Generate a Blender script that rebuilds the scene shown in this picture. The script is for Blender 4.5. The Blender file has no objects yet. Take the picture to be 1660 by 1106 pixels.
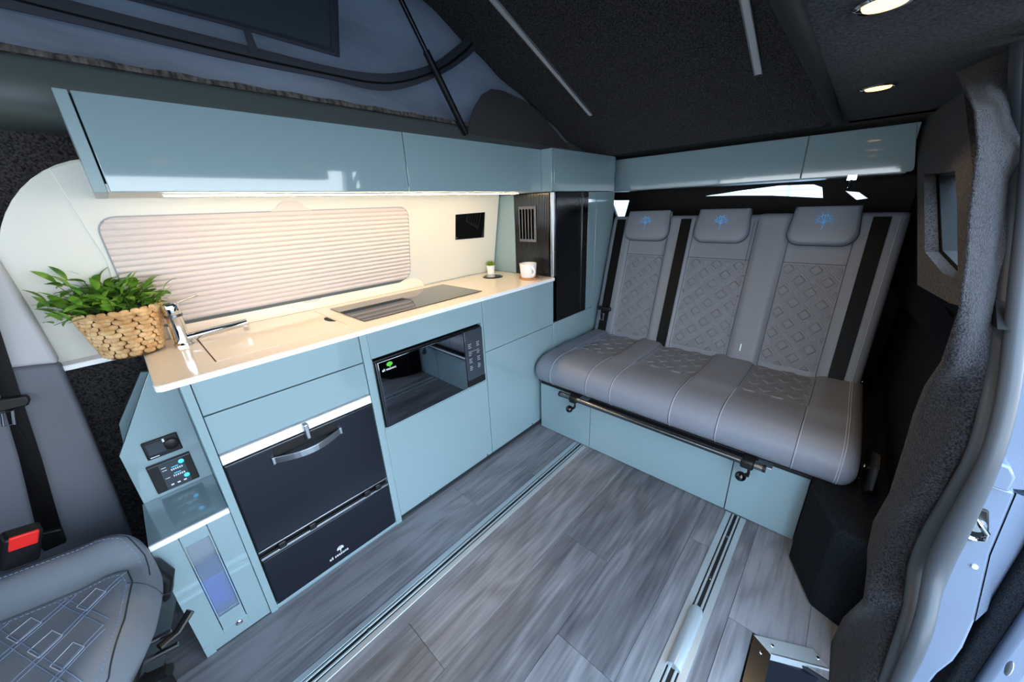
import bpy, bmesh, math, random
from mathutils import Vector, Matrix

random.seed(7)
SC = bpy.context.scene
COL = SC.collection
PI = math.pi

# ------------------------------------------------------------------ camera
FPX, HCAM = 582.82, 1.25
YAW, PITCH, ROLL = 0.758223, -0.35694, -0.044054
_f = Vector((math.cos(YAW)*math.cos(PITCH), math.sin(YAW)*math.cos(PITCH), math.sin(PITCH)))
_r0 = Vector((math.sin(YAW), -math.cos(YAW), 0))
_u0 = _r0.cross(_f)
_c, _s = math.cos(ROLL), math.sin(ROLL)
_r = _c*_r0 + _s*_u0
_u = -_s*_r0 + _c*_u0
CAM = Vector((0, 0, HCAM))
cd = bpy.data.cameras.new('camera')
cd.sensor_width = 36.0
cd.lens = FPX/1660*36
cd.clip_start = 0.02
cam = bpy.data.objects.new('camera', cd)
COL.objects.link(cam)
cam.matrix_world = Matrix(((_r.x, _u.x, -_f.x, 0), (_r.y, _u.y, -_f.y, 0), (_r.z, _u.z, -_f.z, HCAM), (0, 0, 0, 1)))
SC.camera = cam

# ------------------------------------------------------------------ world and exposure
wd = bpy.data.worlds.new('overcast_sky')
SC.world = wd
wd.use_nodes = True
bg = wd.node_tree.nodes['Background']
WN, WL = wd.node_tree.nodes, wd.node_tree.links
wtc = WN.new('ShaderNodeTexCoord'); wsx = WN.new('ShaderNodeSeparateXYZ'); wrp = WN.new('ShaderNodeValToRGB')
WL.new(wtc.outputs['Generated'], wsx.inputs[0]); WL.new(wsx.outputs['Z'], wrp.inputs[0]); WL.new(wrp.outputs[0], bg.inputs[0])
wrp.color_ramp.elements[0].position = 0.02; wrp.color_ramp.elements[0].color = (0.83, 0.90, 0.97, 1)   # pale horizon
wrp.color_ramp.elements[1].position = 0.75; wrp.color_ramp.elements[1].color = (0.42, 0.69, 1.0, 1)    # blue overhead
bg.inputs[1].default_value = 4.0
SC.view_settings.view_transform = 'Standard'
SC.view_settings.look = 'None'
SC.view_settings.gamma = 1
SC.view_settings.exposure = 0.98
SC.view_settings.use_curve_mapping = False
SC.cycles.use_denoising = True
SC.cycles.max_bounces = 10
SC.cycles.diffuse_bounces = 5
SC.cycles.glossy_bounces = 5
SC.cycles.transmission_bounces = 8
SC.cycles.sample_clamp_indirect = 6

# ------------------------------------------------------------------ photo measurements -> metres
def ray(p):
    return _f + _r*((p[0]-830)/FPX) - _u*((p[1]-553)/FPX)
def at(p, axis, val):
    d = ray(p); i = 'xyz'.index(axis)
    t = (val-CAM[i])/d[i]
    return CAM + d*t
def atp(p, pt, n):
    d = ray(p); t = (Vector(pt)-CAM).dot(Vector(n))/d.dot(Vector(n))
    return CAM + d*t
def lerp(x, xs, ys):
    if x <= xs[0]: return ys[0]
    for i in range(len(xs)-1):
        if x <= xs[i+1]:
            return ys[i]+(ys[i+1]-ys[i])*(x-xs[i])/(xs[i+1]-xs[i])
    return ys[-1]
def sstep(a, b, x):
    t = min(1, max(0, (x-a)/(b-a))); return t*t*(3-2*t)

# ------------------------------------------------------------------ materials
def srgb(r, g, b):
    f = lambda c: ((c/255)/12.92 if c/255 <= .04045 else (((c/255)+.055)/1.055)**2.4)
    return (f(r), f(g), f(b), 1)
def mat(name, col, rough=.5, metal=0, coat=0, spec=.5, emit=None, estr=0, trans=0, ior=1.45, sheen=0):
    m = bpy.data.materials.new(name); m.use_nodes = True
    b = m.node_tree.nodes['Principled BSDF']
    b.inputs['Base Color'].default_value = col
    b.inputs['Roughness'].default_value = rough
    b.inputs['Metallic'].default_value = metal
    b.inputs['Coat Weight'].default_value = coat
    b.inputs['Coat Roughness'].default_value = .03
    b.inputs['Specular IOR Level'].default_value = spec
    b.inputs['Transmission Weight'].default_value = trans
    b.inputs['IOR'].default_value = ior
    b.inputs['Sheen Weight'].default_value = sheen
    if emit:
        b.inputs['Emission Color'].default_value = emit
        b.inputs['Emission Strength'].default_value = estr
    return m
def nodes(m): return m.node_tree.nodes, m.node_tree.links, m.node_tree.nodes['Principled BSDF']
def add_noise(m, scale, c1, c2, detail=4, bump=0, bscale=None, lo=.35, hi=.65, stretch=None, dist=.002):
    N, L, b = nodes(m)
    tc = N.new('ShaderNodeNewGeometry')
    src = tc.outputs['Position']
    if stretch:
        mp = N.new('ShaderNodeMapping'); mp.inputs['Scale'].default_value = stretch
        L.new(src, mp.inputs['Vector']); src = mp.outputs[0]
    n = N.new('ShaderNodeTexNoise'); n.inputs['Scale'].default_value = scale; n.inputs['Detail'].default_value = detail
    L.new(src, n.inputs['Vector'])
    r = N.new('ShaderNodeValToRGB'); r.color_ramp.elements[0].position = lo; r.color_ramp.elements[1].position = hi
    r.color_ramp.elements[0].color = c1; r.color_ramp.elements[1].color = c2
    L.new(n.outputs[0], r.inputs[0]); L.new(r.outputs[0], b.inputs['Base Color'])
    if bump:
        n2 = n
        if bscale:
            n2 = N.new('ShaderNodeTexNoise'); n2.inputs['Scale'].default_value = bscale; n2.inputs['Detail'].default_value = 2
            L.new(src, n2.inputs['Vector'])
        bp = N.new('ShaderNodeBump'); bp.inputs['Strength'].default_value = bump; bp.inputs['Distance'].default_value = dist
        L.new(n2.outputs[0], bp.inputs['Height']); L.new(bp.outputs[0], b.inputs['Normal'])
    return m

M = {}
TEAL = srgb(136, 160, 167)
M['teal'] = mat('teal_gloss', TEAL, .07, coat=1.0)
M['teal_edge'] = mat('teal_edge', srgb(136, 160, 166), .3)
M['dark_gap'] = mat('dark_gap', srgb(28, 36, 40), .8)
M['worktop'] = add_noise(mat('worktop_stone', srgb(236, 226, 212), .16, coat=.2), 900, srgb(232, 221, 206), srgb(240, 232, 220))
M['worktop_edge'] = mat('worktop_edge', srgb(245, 246, 248), .3)
M['cream'] = mat('cream_wall', srgb(212, 213, 206), .45)
M['white'] = mat('white_gloss', srgb(240, 242, 244), .25)
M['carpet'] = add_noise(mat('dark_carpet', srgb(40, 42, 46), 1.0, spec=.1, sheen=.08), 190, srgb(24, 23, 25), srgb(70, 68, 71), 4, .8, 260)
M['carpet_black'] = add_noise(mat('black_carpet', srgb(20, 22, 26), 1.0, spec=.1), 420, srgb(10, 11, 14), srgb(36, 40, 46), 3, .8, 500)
M['carpet_grey'] = add_noise(mat('grey_carpet', srgb(70, 72, 80), 1.0, spec=.1, sheen=.12), 260, srgb(15, 15, 17), srgb(56, 55, 60), 4, .9, 300, dist=.003)
M['trim_dark'] = mat('dark_trim', srgb(84, 94, 95), .5)
M['void'] = mat('void_black', (0.002, 0.002, 0.002, 1), 1, spec=0)
M['trim_black'] = mat('black_trim', srgb(14, 15, 17), .7)
M['rubber'] = mat('grey_rubber', srgb(66, 70, 76), .42)
M['black_gloss'] = mat('black_glass', srgb(10, 11, 13), .04, coat=.5)
M['mirror_glass'] = mat('mirrored_glass', srgb(128, 132, 138), .03, metal=1)
M['black_plastic'] = mat('black_plastic', srgb(18, 19, 21), .4)
M['fridge'] = mat('fridge_front', srgb(20, 24, 34), .25)
M['tambour'] = mat('tambour_gloss', srgb(6, 6, 8), .10)
M['chrome'] = mat('chrome', srgb(225, 228, 232), .06, metal=1)
M['rail'] = mat('rail_aluminium', srgb(188, 198, 204), .28, metal=.55)
M['alu'] = mat('brushed_aluminium', srgb(190, 194, 198), .3, metal=1)
M['alu_dark'] = mat('grey_steel', srgb(120, 122, 126), .25, metal=1)
M['leather'] = add_noise(mat('grey_leather', srgb(108, 112, 120), .42), 60, srgb(122, 127, 138), srgb(124, 129, 140), 2, .15, 900, dist=.0006)
M['leather_q'] = mat('grey_quilt', srgb(116, 120, 130), .5)
M['leather_front'] = add_noise(mat('front_leather', srgb(98, 104, 112), .4), 60, srgb(108, 115, 124), srgb(110, 117, 126), 2, .15, 900, dist=.0006)
M['stitch'] = mat('pale_stitch', srgb(182, 188, 200), .7)
M['stitch_blue'] = mat('blue_stitch', srgb(116, 134, 162), .7)
M['piping'] = mat('dark_piping', srgb(38, 44, 52), .5)
M['emblem'] = mat('emblem_thread', srgb(122, 192, 245), .6)
M['belt'] = add_noise(mat('belt_webbing', srgb(14, 14, 17), .45, spec=.18), 500, srgb(3, 3, 4), srgb(9, 9, 11), 1, .3, None, stretch=(1, 1, .02))
M['canvas'] = add_noise(mat('canvas', srgb(118, 130, 146), .85), 3, srgb(98, 107, 119), srgb(116, 125, 136), 2, .6, 9, dist=.02, stretch=(1, 1, 2.5))
M['canvas_dark'] = mat('canvas_dark', srgb(62, 66, 76), .85)
M['canvas_brown'] = mat('canvas_patch', srgb(66, 64, 66), .85)
M['canvas_mesh'] = mat('canvas_mesh', srgb(68, 78, 88), .8)
M['fray'] = add_noise(mat('fray_tape', srgb(90, 88, 84), .9), 90, srgb(44, 44, 44), srgb(112, 108, 102), 3, 0, stretch=(1, 1, .2))
M['wicker'] = add_noise(mat('wicker', srgb(196, 158, 110), .65), 35, srgb(176, 132, 82), srgb(214, 180, 132), 3)
M['wicker_dark'] = mat('wicker_inside', srgb(90, 62, 34), .9)
M['rope'] = add_noise(mat('rope_handle', srgb(150, 110, 66), .8), 120, srgb(104, 70, 38), srgb(184, 142, 92), 2)
M['leaf'] = add_noise(mat('leaf', srgb(66, 120, 34), .5), 30, srgb(48, 100, 26), srgb(132, 176, 60), 2, lo=.3, hi=.7)
M['stem'] = mat('leaf_stem', srgb(52, 84, 34), .6)
M['succulent'] = mat('succulent', srgb(110, 142, 40), .5)
M['soil'] = mat('soil', srgb(40, 30, 22), .9)
M['ceramic'] = mat('white_ceramic', srgb(240, 238, 236), .18, coat=.3)
M['cork'] = add_noise(mat('cork', srgb(190, 130, 80), .8), 200, srgb(160, 102, 58), srgb(206, 150, 98), 3)
M['blind_light'] = mat('blind_pleat', srgb(204, 196, 194), .8)
M['red'] = mat('red_button', srgb(226, 40, 36), .4)
M['blue_box'] = mat('blue_plastic', srgb(8, 64, 190), .45)
M['frost'] = mat('frosted_pane', srgb(170, 190, 214), .12); M['frost'].node_tree.nodes['Principled BSDF'].inputs['Alpha'].default_value = .22
M['glass'] = mat('window_glass', srgb(235, 242, 245), .01, trans=1, ior=1.02)
M['paint'] = mat('grey_blue_paint', srgb(116, 128, 150), .18, coat=.6)
M['pillar_light'] = mat('pillar_trim_light', srgb(176, 177, 180), .6)
M['pillar_dark'] = mat('pillar_trim_dark', srgb(96, 99, 108), .6)
M['led'] = mat('led_diffuser', srgb(255, 240, 215), .5, emit=(1.0, .70, .36, 1), estr=46)
M['led_off'] = mat('led_diffuser_off', srgb(196, 198, 202), .5)
M['lamp'] = mat('lamp_face', srgb(255, 230, 190), .5, emit=(1.0, .55, .16, 1), estr=2.2)
M['print_white'] = mat('print_white', srgb(235, 238, 242), .5)
M['print_grey'] = mat('print_grey', srgb(150, 154, 160), .5)
M['print_green'] = mat('print_green', srgb(80, 190, 50), .5)
M['screen_blue'] = mat('screen_blue', srgb(40, 170, 235), .4, emit=(.05, .45, .9, 1), estr=.8)
M['screen'] = mat('dark_screen', srgb(52, 58, 66), .12)
M['gravel'] = add_noise(mat('gravel', srgb(150, 148, 142), .9), 60, srgb(48, 48, 47), srgb(150, 147, 142), 4, .6, 60, dist=.01)
M['building'] = mat('pale_building', srgb(205, 216, 224), .7)
# floor wood
m = mat('vinyl_plank', srgb(110, 112, 118), .33); M['wood'] = m
N, L, b = nodes(m)
oi = N.new('ShaderNodeObjectInfo'); gm = N.new('ShaderNodeNewGeometry')
mul = N.new('ShaderNodeVectorMath'); mul.operation = 'SCALE'; mul.inputs[0].default_value = (7.3, 3.1, 0)
L.new(oi.outputs['Random'], mul.inputs['Scale'])
add = N.new('ShaderNodeVectorMath'); L.new(gm.outputs['Position'], add.inputs[0]); L.new(mul.outputs[0], add.inputs[1])
mp = N.new('ShaderNodeMapping'); mp.inputs['Scale'].default_value = (1.5, 7, 1); L.new(add.outputs[0], mp.inputs['Vector'])
nz = N.new('ShaderNodeTexNoise'); nz.inputs['Scale'].default_value = 1.0; nz.inputs['Detail'].default_value = 2; L.new(mp.outputs[0], nz.inputs['Vector'])
mm = N.new('ShaderNodeMath'); mm.operation = 'MULTIPLY'; mm.inputs[1].default_value = 40; L.new(nz.outputs[0], mm.inputs[0])
sn = N.new('ShaderNodeMath'); sn.operation = 'SINE'; L.new(mm.outputs[0], sn.inputs[0])
mp2 = N.new('ShaderNodeMapping'); mp2.inputs['Scale'].default_value = (5, 90, 1); L.new(add.outputs[0], mp2.inputs['Vector'])
nf = N.new('ShaderNodeTexNoise'); nf.inputs['Scale'].default_value = 1; nf.inputs['Detail'].default_value = 5; L.new(mp2.outputs[0], nf.inputs['Vector'])
m1 = N.new('ShaderNodeMath'); m1.operation = 'MULTIPLY_ADD'; m1.inputs[1].default_value = .055; nfm = N.new('ShaderNodeMath'); nfm.operation = 'MULTIPLY_ADD'; nfm.inputs[1].default_value = .5; nfm.inputs[2].default_value = .25; L.new(nf.outputs[0], nfm.inputs[0]); L.new(sn.outputs[0], m1.inputs[0]); L.new(nfm.outputs[0], m1.inputs[2])
mp3 = N.new('ShaderNodeMapping'); mp3.inputs['Scale'].default_value = (2.2, 11, 1); L.new(add.outputs[0], mp3.inputs['Vector'])
nb = N.new('ShaderNodeTexNoise'); nb.inputs['Scale'].default_value = 1; nb.inputs['Detail'].default_value = 3; L.new(mp3.outputs[0], nb.inputs['Vector'])
m2 = N.new('ShaderNodeMath'); m2.operation = 'MULTIPLY_ADD'; m2.inputs[1].default_value = .45; L.new(nb.outputs[0], m2.inputs[0]); L.new(m1.outputs[0], m2.inputs[2])
m3 = N.new('ShaderNodeMath'); m3.operation = 'MULTIPLY_ADD'; m3.inputs[1].default_value = .26; L.new(oi.outputs['Random'], m3.inputs[0]); L.new(m2.outputs[0], m3.inputs[2])
rp = N.new('ShaderNodeValToRGB'); L.new(m3.outputs[0], rp.inputs[0])
e = rp.color_ramp.elements; e[0].position = .50; e[0].color = srgb(60, 61, 66); e[1].position = 1.1 if False else 1.0; e[1].color = srgb(134, 135, 141)
x = e.new(.76); x.color = srgb(98, 99, 104)
L.new(rp.outputs[0], b.inputs['Base Color'])
bp = N.new('ShaderNodeBump'); bp.inputs['Strength'].default_value = .25; bp.inputs['Distance'].default_value = .001
L.new(nf.outputs[0], bp.inputs['Height']); L.new(bp.outputs[0], b.inputs['Normal'])
# canvas lets some light through
def translucent(m, amt, col):
    N, L, b = nodes(m)
    t = N.new('ShaderNodeBsdfTranslucent'); t.inputs[0].default_value = col
    mx = N.new('ShaderNodeMixShader'); mx.inputs[0].default_value = amt
    L.new(b.outputs[0], mx.inputs[1]); L.new(t.outputs[0], mx.inputs[2])
    L.new(mx.outputs[0], N['Material Output'].inputs[0])
translucent(M['canvas'], .035, srgb(118, 132, 152))

# ------------------------------------------------------------------ mesh builder
WLOC = {}
class MB:
    def __init__(s): s.v = []; s.f = []
    def add(s, vs, fs):
        o = len(s.v); s.v += [Vector(p) for p in vs]; s.f += [tuple(i+o for i in f) for f in fs]; return s
    def box(s, x0, x1, y0, y1, z0, z1):
        return s.add([(x0,y0,z0),(x1,y0,z0),(x1,y1,z0),(x0,y1,z0),(x0,y0,z1),(x1,y0,z1),(x1,y1,z1),(x0,y1,z1)],
                     [(3,2,1,0),(4,5,6,7),(0,1,5,4),(1,2,6,5),(2,3,7,6),(3,0,4,7)])
    def prism(s, poly, axis, a, b):
        n = len(poly)
        mk = {'x': lambda p, t: (t, p[0], p[1]), 'y': lambda p, t: (p[0], t, p[1]), 'z': lambda p, t: (p[0], p[1], t)}[axis]
        return s.add([mk(p, a) for p in poly]+[mk(p, b) for p in poly],
                     [tuple(range(n-1, -1, -1)), tuple(range(n, 2*n))]+[(i, (i+1) % n, n+(i+1) % n, n+i) for i in range(n)])
    def sheet(s, pts, off):
        """3-D polygon given thickness by the vector off"""
        n = len(pts); off = Vector(off); P = [Vector(p) for p in pts]
        return s.add(P+[p+off for p in P], [tuple(range(n-1, -1, -1)), tuple(range(n, 2*n))]+[(i, (i+1) % n, n+(i+1) % n, n+i) for i in range(n)])
    def tube(s, pts, r, n=8, closed=False, flat=1.0):
        P = [Vector(p) for p in pts]; k = len(P); rings = []
        up = Vector((0, 0, 1))
        prev = None
        for i in range(k):
            if closed: t = (P[(i+1) % k]-P[i-1])
            else: t = P[min(i+1, k-1)]-P[max(i-1, 0)]
            t.normalize()
            if prev is None:
                a = t.cross(up)
                if a.length < 1e-3: a = t.cross(Vector((1, 0, 0)))
            else:
                a = prev - t*prev.dot(t)
            a.normalize(); prev = a.copy(); bb = t.cross(a)
            rr = r[i] if isinstance(r, (list, tuple)) else r
            rings.append([P[i]+a*(rr*math.cos(2*PI*j/n))+bb*(rr*flat*math.sin(2*PI*j/n)) for j in range(n)])
        vs = [p for q in rings for p in q]; fs = []
        for i in range(k if closed else k-1):
            i2 = (i+1) % k
            for j in range(n): fs.append((i*n+j, i*n+(j+1) % n, i2*n+(j+1) % n, i2*n+j))
        if not closed: fs += [tuple(range(n-1, -1, -1)), tuple(range((k-1)*n, k*n))]
        return s.add(vs, fs)
    def lathe(s, prof, c, n=24, axis='z'):
        vs = []; fs = []
        for r, h in prof:
            for j in range(n):
                a = 2*PI*j/n
                if axis == 'z': vs.append((c[0]+r*math.cos(a), c[1]+r*math.sin(a), c[2]+h))
                elif axis == 'y': vs.append((c[0]+r*math.cos(a), c[1]+h, c[2]+r*math.sin(a)))
                else: vs.append((c[0]+h, c[1]+r*math.cos(a), c[2]+r*math.sin(a)))
        for i in range(len(prof)-1):
            for j in range(n): fs.append((i*n+j, i*n+(j+1) % n, (i+1)*n+(j+1) % n, (i+1)*n+j))
        fs += [tuple(range(n-1, -1, -1)), tuple(range((len(prof)-1)*n, len(prof)*n))]
        return s.add(vs, fs)
    def ell(s, c, r, nu=12, nv=8):
        prof = [(max(.02, math.sin(PI*i/nv)), -math.cos(PI*i/nv)) for i in range(nv+1)]
        vs = []; fs = []
        for a, h in prof:
            for j in range(nu):
                t = 2*PI*j/nu; vs.append((c[0]+r[0]*a*math.cos(t), c[1]+r[1]*a*math.sin(t), c[2]+r[2]*h))
        for i in range(nv):
            for j in range(nu): fs.append((i*nu+j, i*nu+(j+1) % nu, (i+1)*nu+(j+1) % nu, (i+1)*nu+j))
        fs += [tuple(range(nu-1, -1, -1)), tuple(range(nv*nu, (nv+1)*nu))]
        return s.add(vs, fs)
    def grid(s, G, off=None):
        """G[i][j] points; off = thickness vector (or matching grid) closes it into a slab"""
        a = len(G); b = len(G[0]); P = [p for q in G for p in q]
        fs = [(i*b+j, (i+1)*b+j, (i+1)*b+j+1, i*b+j+1) for i in range(a-1) for j in range(b-1)]
        if off is None: return s.add(P, fs)
        Q = [Vector(p)+Vector(off) for p in P] if not isinstance(off, list) else [p for q in off for p in q]
        n = a*b
        fs2 = [tuple(n+k for k in reversed(f)) for f in fs]
        rim = [j for j in range(b)]+[i*b+b-1 for i in range(1, a)]+[(a-1)*b+j for j in range(b-2, -1, -1)]+[i*b for i in range(a-2, 0, -1)]
        fs3 = [(rim[k], rim[(k+1) % len(rim)], n+rim[(k+1) % len(rim)], n+rim[k]) for k in range(len(rim))]
        return s.add(P+Q, fs+fs2+fs3)
    def build(s, name, material, parent=None, bevel=0, seg=2, smooth=False, label=None, cat=None, group=None, kind=None, ang=38):
        bm = bmesh.new()
        vs = [bm.verts.new(p) for p in s.v]
        for f in s.f:
            try: bm.faces.new([vs[i] for i in f])
            except ValueError: pass
        bmesh.ops.recalc_face_normals(bm, faces=bm.faces)
        if bevel:
            ed = [e for e in bm.edges if len(e.link_faces) == 2 and e.calc_face_angle(0) > .6]
            old = {f for f in bm.faces}
            res = bmesh.ops.bevel(bm, geom=ed, offset=bevel, segments=seg, profile=.5, affect='EDGES', clamp_overlap=True)
            newf = set(res['faces'])
            for f in bm.faces: f.smooth = f in newf
        lo = [min(v.co[k] for v in bm.verts) for k in range(3)]; hi = [max(v.co[k] for v in bm.verts) for k in range(3)]
        org = Vector(((lo[0]+hi[0])/2, (lo[1]+hi[1])/2, lo[2]))
        for v in bm.verts: v.co -= org
        me = bpy.data.meshes.new(name); bm.to_mesh(me); bm.free()
        me.materials.append(M[material] if isinstance(material, str) else material)
        if smooth:
            for p in me.polygons: p.use_smooth = True
            me.set_sharp_from_angle(angle=math.radians(ang))
        o = bpy.data.objects.new(name, me); COL.objects.link(o)
        WLOC[o] = org
        if parent:
            o.parent = parent; o.location = org-WLOC[parent]
        else: o.location = org
        return tag(o, label, cat, group, kind)
def tag(o, label=None, cat=None, group=None, kind=None):
    if label: o['label'] = label
    if cat: o['category'] = cat
    if group: o['group'] = group
    if kind: o['kind'] = kind
    return o
def thing(name, label, cat, loc, group=None):
    o = bpy.data.objects.new(name, None); COL.objects.link(o); o.location = loc; o.empty_display_size = .05
    WLOC[o] = Vector(loc)
    return tag(o, label, cat, group)
def struct(mb, name, material, label, cat, **k):
    return mb.build(name, material, label=label, cat=cat, kind='structure', **k)
def box(name, material, parent, b, bevel=.0015, **k): return MB().box(*b).build(name, material, parent, bevel=bevel, **k)
def text_mesh(txt, size, name, material, parent, origin, xdir, ydir, extr=.0006, align='LEFT'):
    cu = bpy.data.curves.new(name, 'FONT'); cu.body = txt; cu.size = size; cu.extrude = extr; cu.align_x = align; cu.resolution_u = 3
    ob = bpy.data.objects.new(name, cu); COL.objects.link(ob)
    bpy.context.view_layer.update()
    me = bpy.data.meshes.new_from_object(ob.evaluated_get(bpy.context.evaluated_depsgraph_get()))
    bpy.data.objects.remove(ob); bpy.data.curves.remove(cu)
    X = Vector(xdir).normalized(); Y = Vector(ydir).normalized(); Z = X.cross(Y)
    mt = Matrix((X, Y, Z)).transposed()
    for v in me.vertices: v.co = mt @ v.co
    me.materials.clear(); me.materials.append(M[material]); me.name = name
    o = bpy.data.objects.new(name, me); COL.objects.link(o)
    WLOC[o] = Vector(origin); o.parent = parent; o.location = Vector(origin)-WLOC[parent]
    return o
def tree_mesh(name, material, parent, c, X, Y, h, r=.03, simple=False):
    """tree emblem: trunk, forking branches, leaf dabs (flat raised print)"""
    X = Vector(X).normalized(); Y = Vector(Y).normalized(); Z = X.cross(Y); c = Vector(c)
    mb = MB(); P = lambda a, b: c+X*(a*h)+Y*(b*h)+Z*.0014
    w = h*r
    mb.tube([P(-.07, 0), P(-.01, .12), P(0, .35), P(0, .52)], [w*1.5, w*1.5, w*1.3, w*1.0], 5, flat=.6)
    for k in range(7):
        a = math.radians(-8+32.6*k); c0 = (0, .34+.03*(3-abs(k-3)))
        pol = lambda r, da: (math.cos(a+da)*r*1.08, .58+math.sin(a+da)*r)
        m_ = pol(.22, 0)
        mb.tube([P(*c0), P(*m_), P(*pol(.36, 0))], [w, w*.9, w*.8], 5, flat=.6)
        for da in (-.21, .21):
            mb.tube([P(*m_), P(*pol(.34, da)), P(*pol(.45, da*1.1))], [w*.8, w*.9, w*.7], 5, flat=.6)
    return mb.build(name, material, parent)
def copy_to(o, parent, loc, rot=None, scale=None):
    c = o.copy(); COL.objects.link(c); c.parent = parent; c.location = loc
    if rot is not None: c.rotation_euler = rot
    if scale is not None: c.scale = scale
    return c

YK = 1.19           # kitchen front plane
ZW = 0.875          # worktop top
ZC = 1.53           # fixed ceiling
def wall_y(z): return 1.655-.19*(z-.875)
def roof_z(x): return 2.408-.40*x

# ================================================================== STRUCTURE
ground = struct(MB().box(-9, 12, -9, 9, -.55, -.45), 'ground', 'gravel', 'pale gravel yard beneath the parked van', 'ground')
floor = struct(MB().box(-1.6, 3.0, -.02, 1.74, -.05, -.0035).box(.99, 3.0, -.30, -.02, -.05, -.0035), 'floor', 'dark_gap', 'grey oak-look plank floor of the van', 'floor')
rows = [(-.30, -.142, []), (-.142, .048, [.1]), (.048, .238, [.02, 1.22]), (.238, .428, [-.6, .60]), (.428, .618, [-.29, .915]),
        (.618, .808, [-.9, .307, 1.5]), (.808, .998, [-.1, 1.10]), (.998, 1.188, [-.42, .785]), (1.188, 1.378, [-.6, .6]), (1.378, 1.568, [-.2])]
for y0, y1, cuts in rows:
    xs = [-1.55]+cuts+[2.4]
    for a, b_ in zip(xs[:-1], xs[1:]):
        if y0 < -.05:
            if b_ > 1: box('plank', 'wood', floor, (max(a, .995), b_-.0005, y0+.0005, y1-.0005, -.0035, 0), bevel=.0006, seg=1)
            if y1 < 0 or a > .99: continue
            b_ = min(b_, .994)
        lo = -.019 if y0 < -.05 else y0
        box('plank', 'wood', floor, (a+.0005, b_-.0005, lo+.0005, y1-.0005, -.0035, 0), bevel=.0006, seg=1)
# far side of the van: carpeted wall behind the kitchen, cream lining panel in front of it
G = []
for i in range(12):
    z = -.02+1.66*i/11
    G.append([Vector((x, 1.735-.10*sstep(.9, 1.6, z), z)) for x in (-1.6, -.6, .4, 1.4, 2.4, 3.05)])
struct(MB().grid(G, (0, .06, 0)), 'wall_left', 'carpet', 'black carpeted van side wall behind the kitchen', 'wall')
# cream lining panel with rounded front end
pl = [(-.215, .862), (-.222, .92)]+[(.05-.275*math.cos(math.radians(t)), 1.02+.40*math.sin(math.radians(t))) for t in range(0, 91, 6)]+[(1.605, 1.42), (1.605, .862)]
trim = MB().sheet([(x, wall_y(z), z) for x, z in pl], (0, .02, 0)).build('trim_1', 'cream', bevel=.003, label='cream lining panel with a rounded front end behind the kitchen', cat='wall panel', kind='structure')
fold = [at(p, 'y', 1.60) for p in [(78, 273), (152, 420), (220, 560)]]
MB().sheet([(-.05, wall_y(1.39)-.001, 1.39), (.02, wall_y(1.415)-.001, 1.415), (1.6, wall_y(1.415)-.001, 1.415), (1.6, wall_y(.88)-.001, .88), (-.045, wall_y(.88)-.001, .88), (-.02, wall_y(1.15)-.001, 1.15)], (0, -.005, 0)).build('panel_overlay', 'cream', trim, bevel=.002)
box('panel_ledge', 'white', trim, (-.213, -.028, 1.60, 1.66, .858, .874), .003)
# near side wall, header and rear part around the side window
struct(MB().box(-1.6, 1.12, -.26, -.17, 1.475, 1.6).box(-1.6, -.42, -.26, -.20, -.45, .95).box(-.62, -.42, -.26, -.20, .95, 1.475), 'wall_right', 'carpet', 'dark carpeted side wall around the sliding door opening', 'wall')  # header over the door; cab-side boxes are out of view, added to cut daylight
NWP, NWN = Vector((1.3, -.195, 1.2)), Vector((-.075, 1.1, 0))
def nw(p): return atp(p, NWP, NWN)
def wall_with_hole(outer, inner, off):
    """outer and inner rings of equal count -> ring with thickness"""
    mb = MB(); n = len(outer); off = Vector(off)
    V = [Vector(p) for p in outer]+[Vector(p) for p in inner]
    V += [v+off for v in V]
    F = []
    for i in range(n):
        j = (i+1) % n
        F += [(i, j, n+j, n+i), (2*n+i, 3*n+i, 3*n+j, 2*n+j), (n+i, n+j, 3*n+j, 3*n+i), (i, 2*n+i, 2*n+j, j)]
    return mb.add(V, F)
inner = [nw(p) for p in [(1498, 283), (1548, 277), (1551, 330), (1553, 458), (1527, 442), (1499, 408)]]
outer = [nw(p) for p in [(1487, 222), (1556, 90), (1583, 330), (1563, 498), (1540, 492), (1487, 462)]]
wr = struct(wall_with_hole(outer, inner, (0, -.03, 0)), 'wall_rear', 'carpet', 'carpeted rear side panel with a window opening beside the bench', 'wall')
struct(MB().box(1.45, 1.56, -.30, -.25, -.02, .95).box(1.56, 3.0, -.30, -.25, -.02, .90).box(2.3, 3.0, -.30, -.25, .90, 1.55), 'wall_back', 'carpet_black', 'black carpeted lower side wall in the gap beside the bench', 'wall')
cen = sum(inner, Vector())/6
grow = lambda k, dy: [cen+(p-cen)*k+Vector((0, dy, 0)) for p in inner]
yo = lambda x: -.195+(x-1.3)*.075/1.1-.086
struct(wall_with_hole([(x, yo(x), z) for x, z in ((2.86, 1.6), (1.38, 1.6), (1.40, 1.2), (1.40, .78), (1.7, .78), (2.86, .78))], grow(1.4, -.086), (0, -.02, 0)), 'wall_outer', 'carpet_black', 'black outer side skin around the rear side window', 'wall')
win = struct(MB().sheet(grow(1.12, -.09), (0, -.006, 0)), 'window_1', 'glass', 'side window with a dark rim beside the bench seat', 'window')
wall_with_hole(grow(1.5, -.035), grow(.94, -.035), (0, -.05, 0)).build('window_frame', 'trim_black', win)
struct(MB().box(-1.66, -1.6, -.26, 1.74, -.05, .95).box(-1.66, -1.6, -.26, 1.74, 1.5, 2.9), 'wall_front', 'carpet', 'unseen dark front wall with a windscreen gap, added to hold back daylight', 'wall')  # out of view, added so less daylight enters from the front
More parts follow.
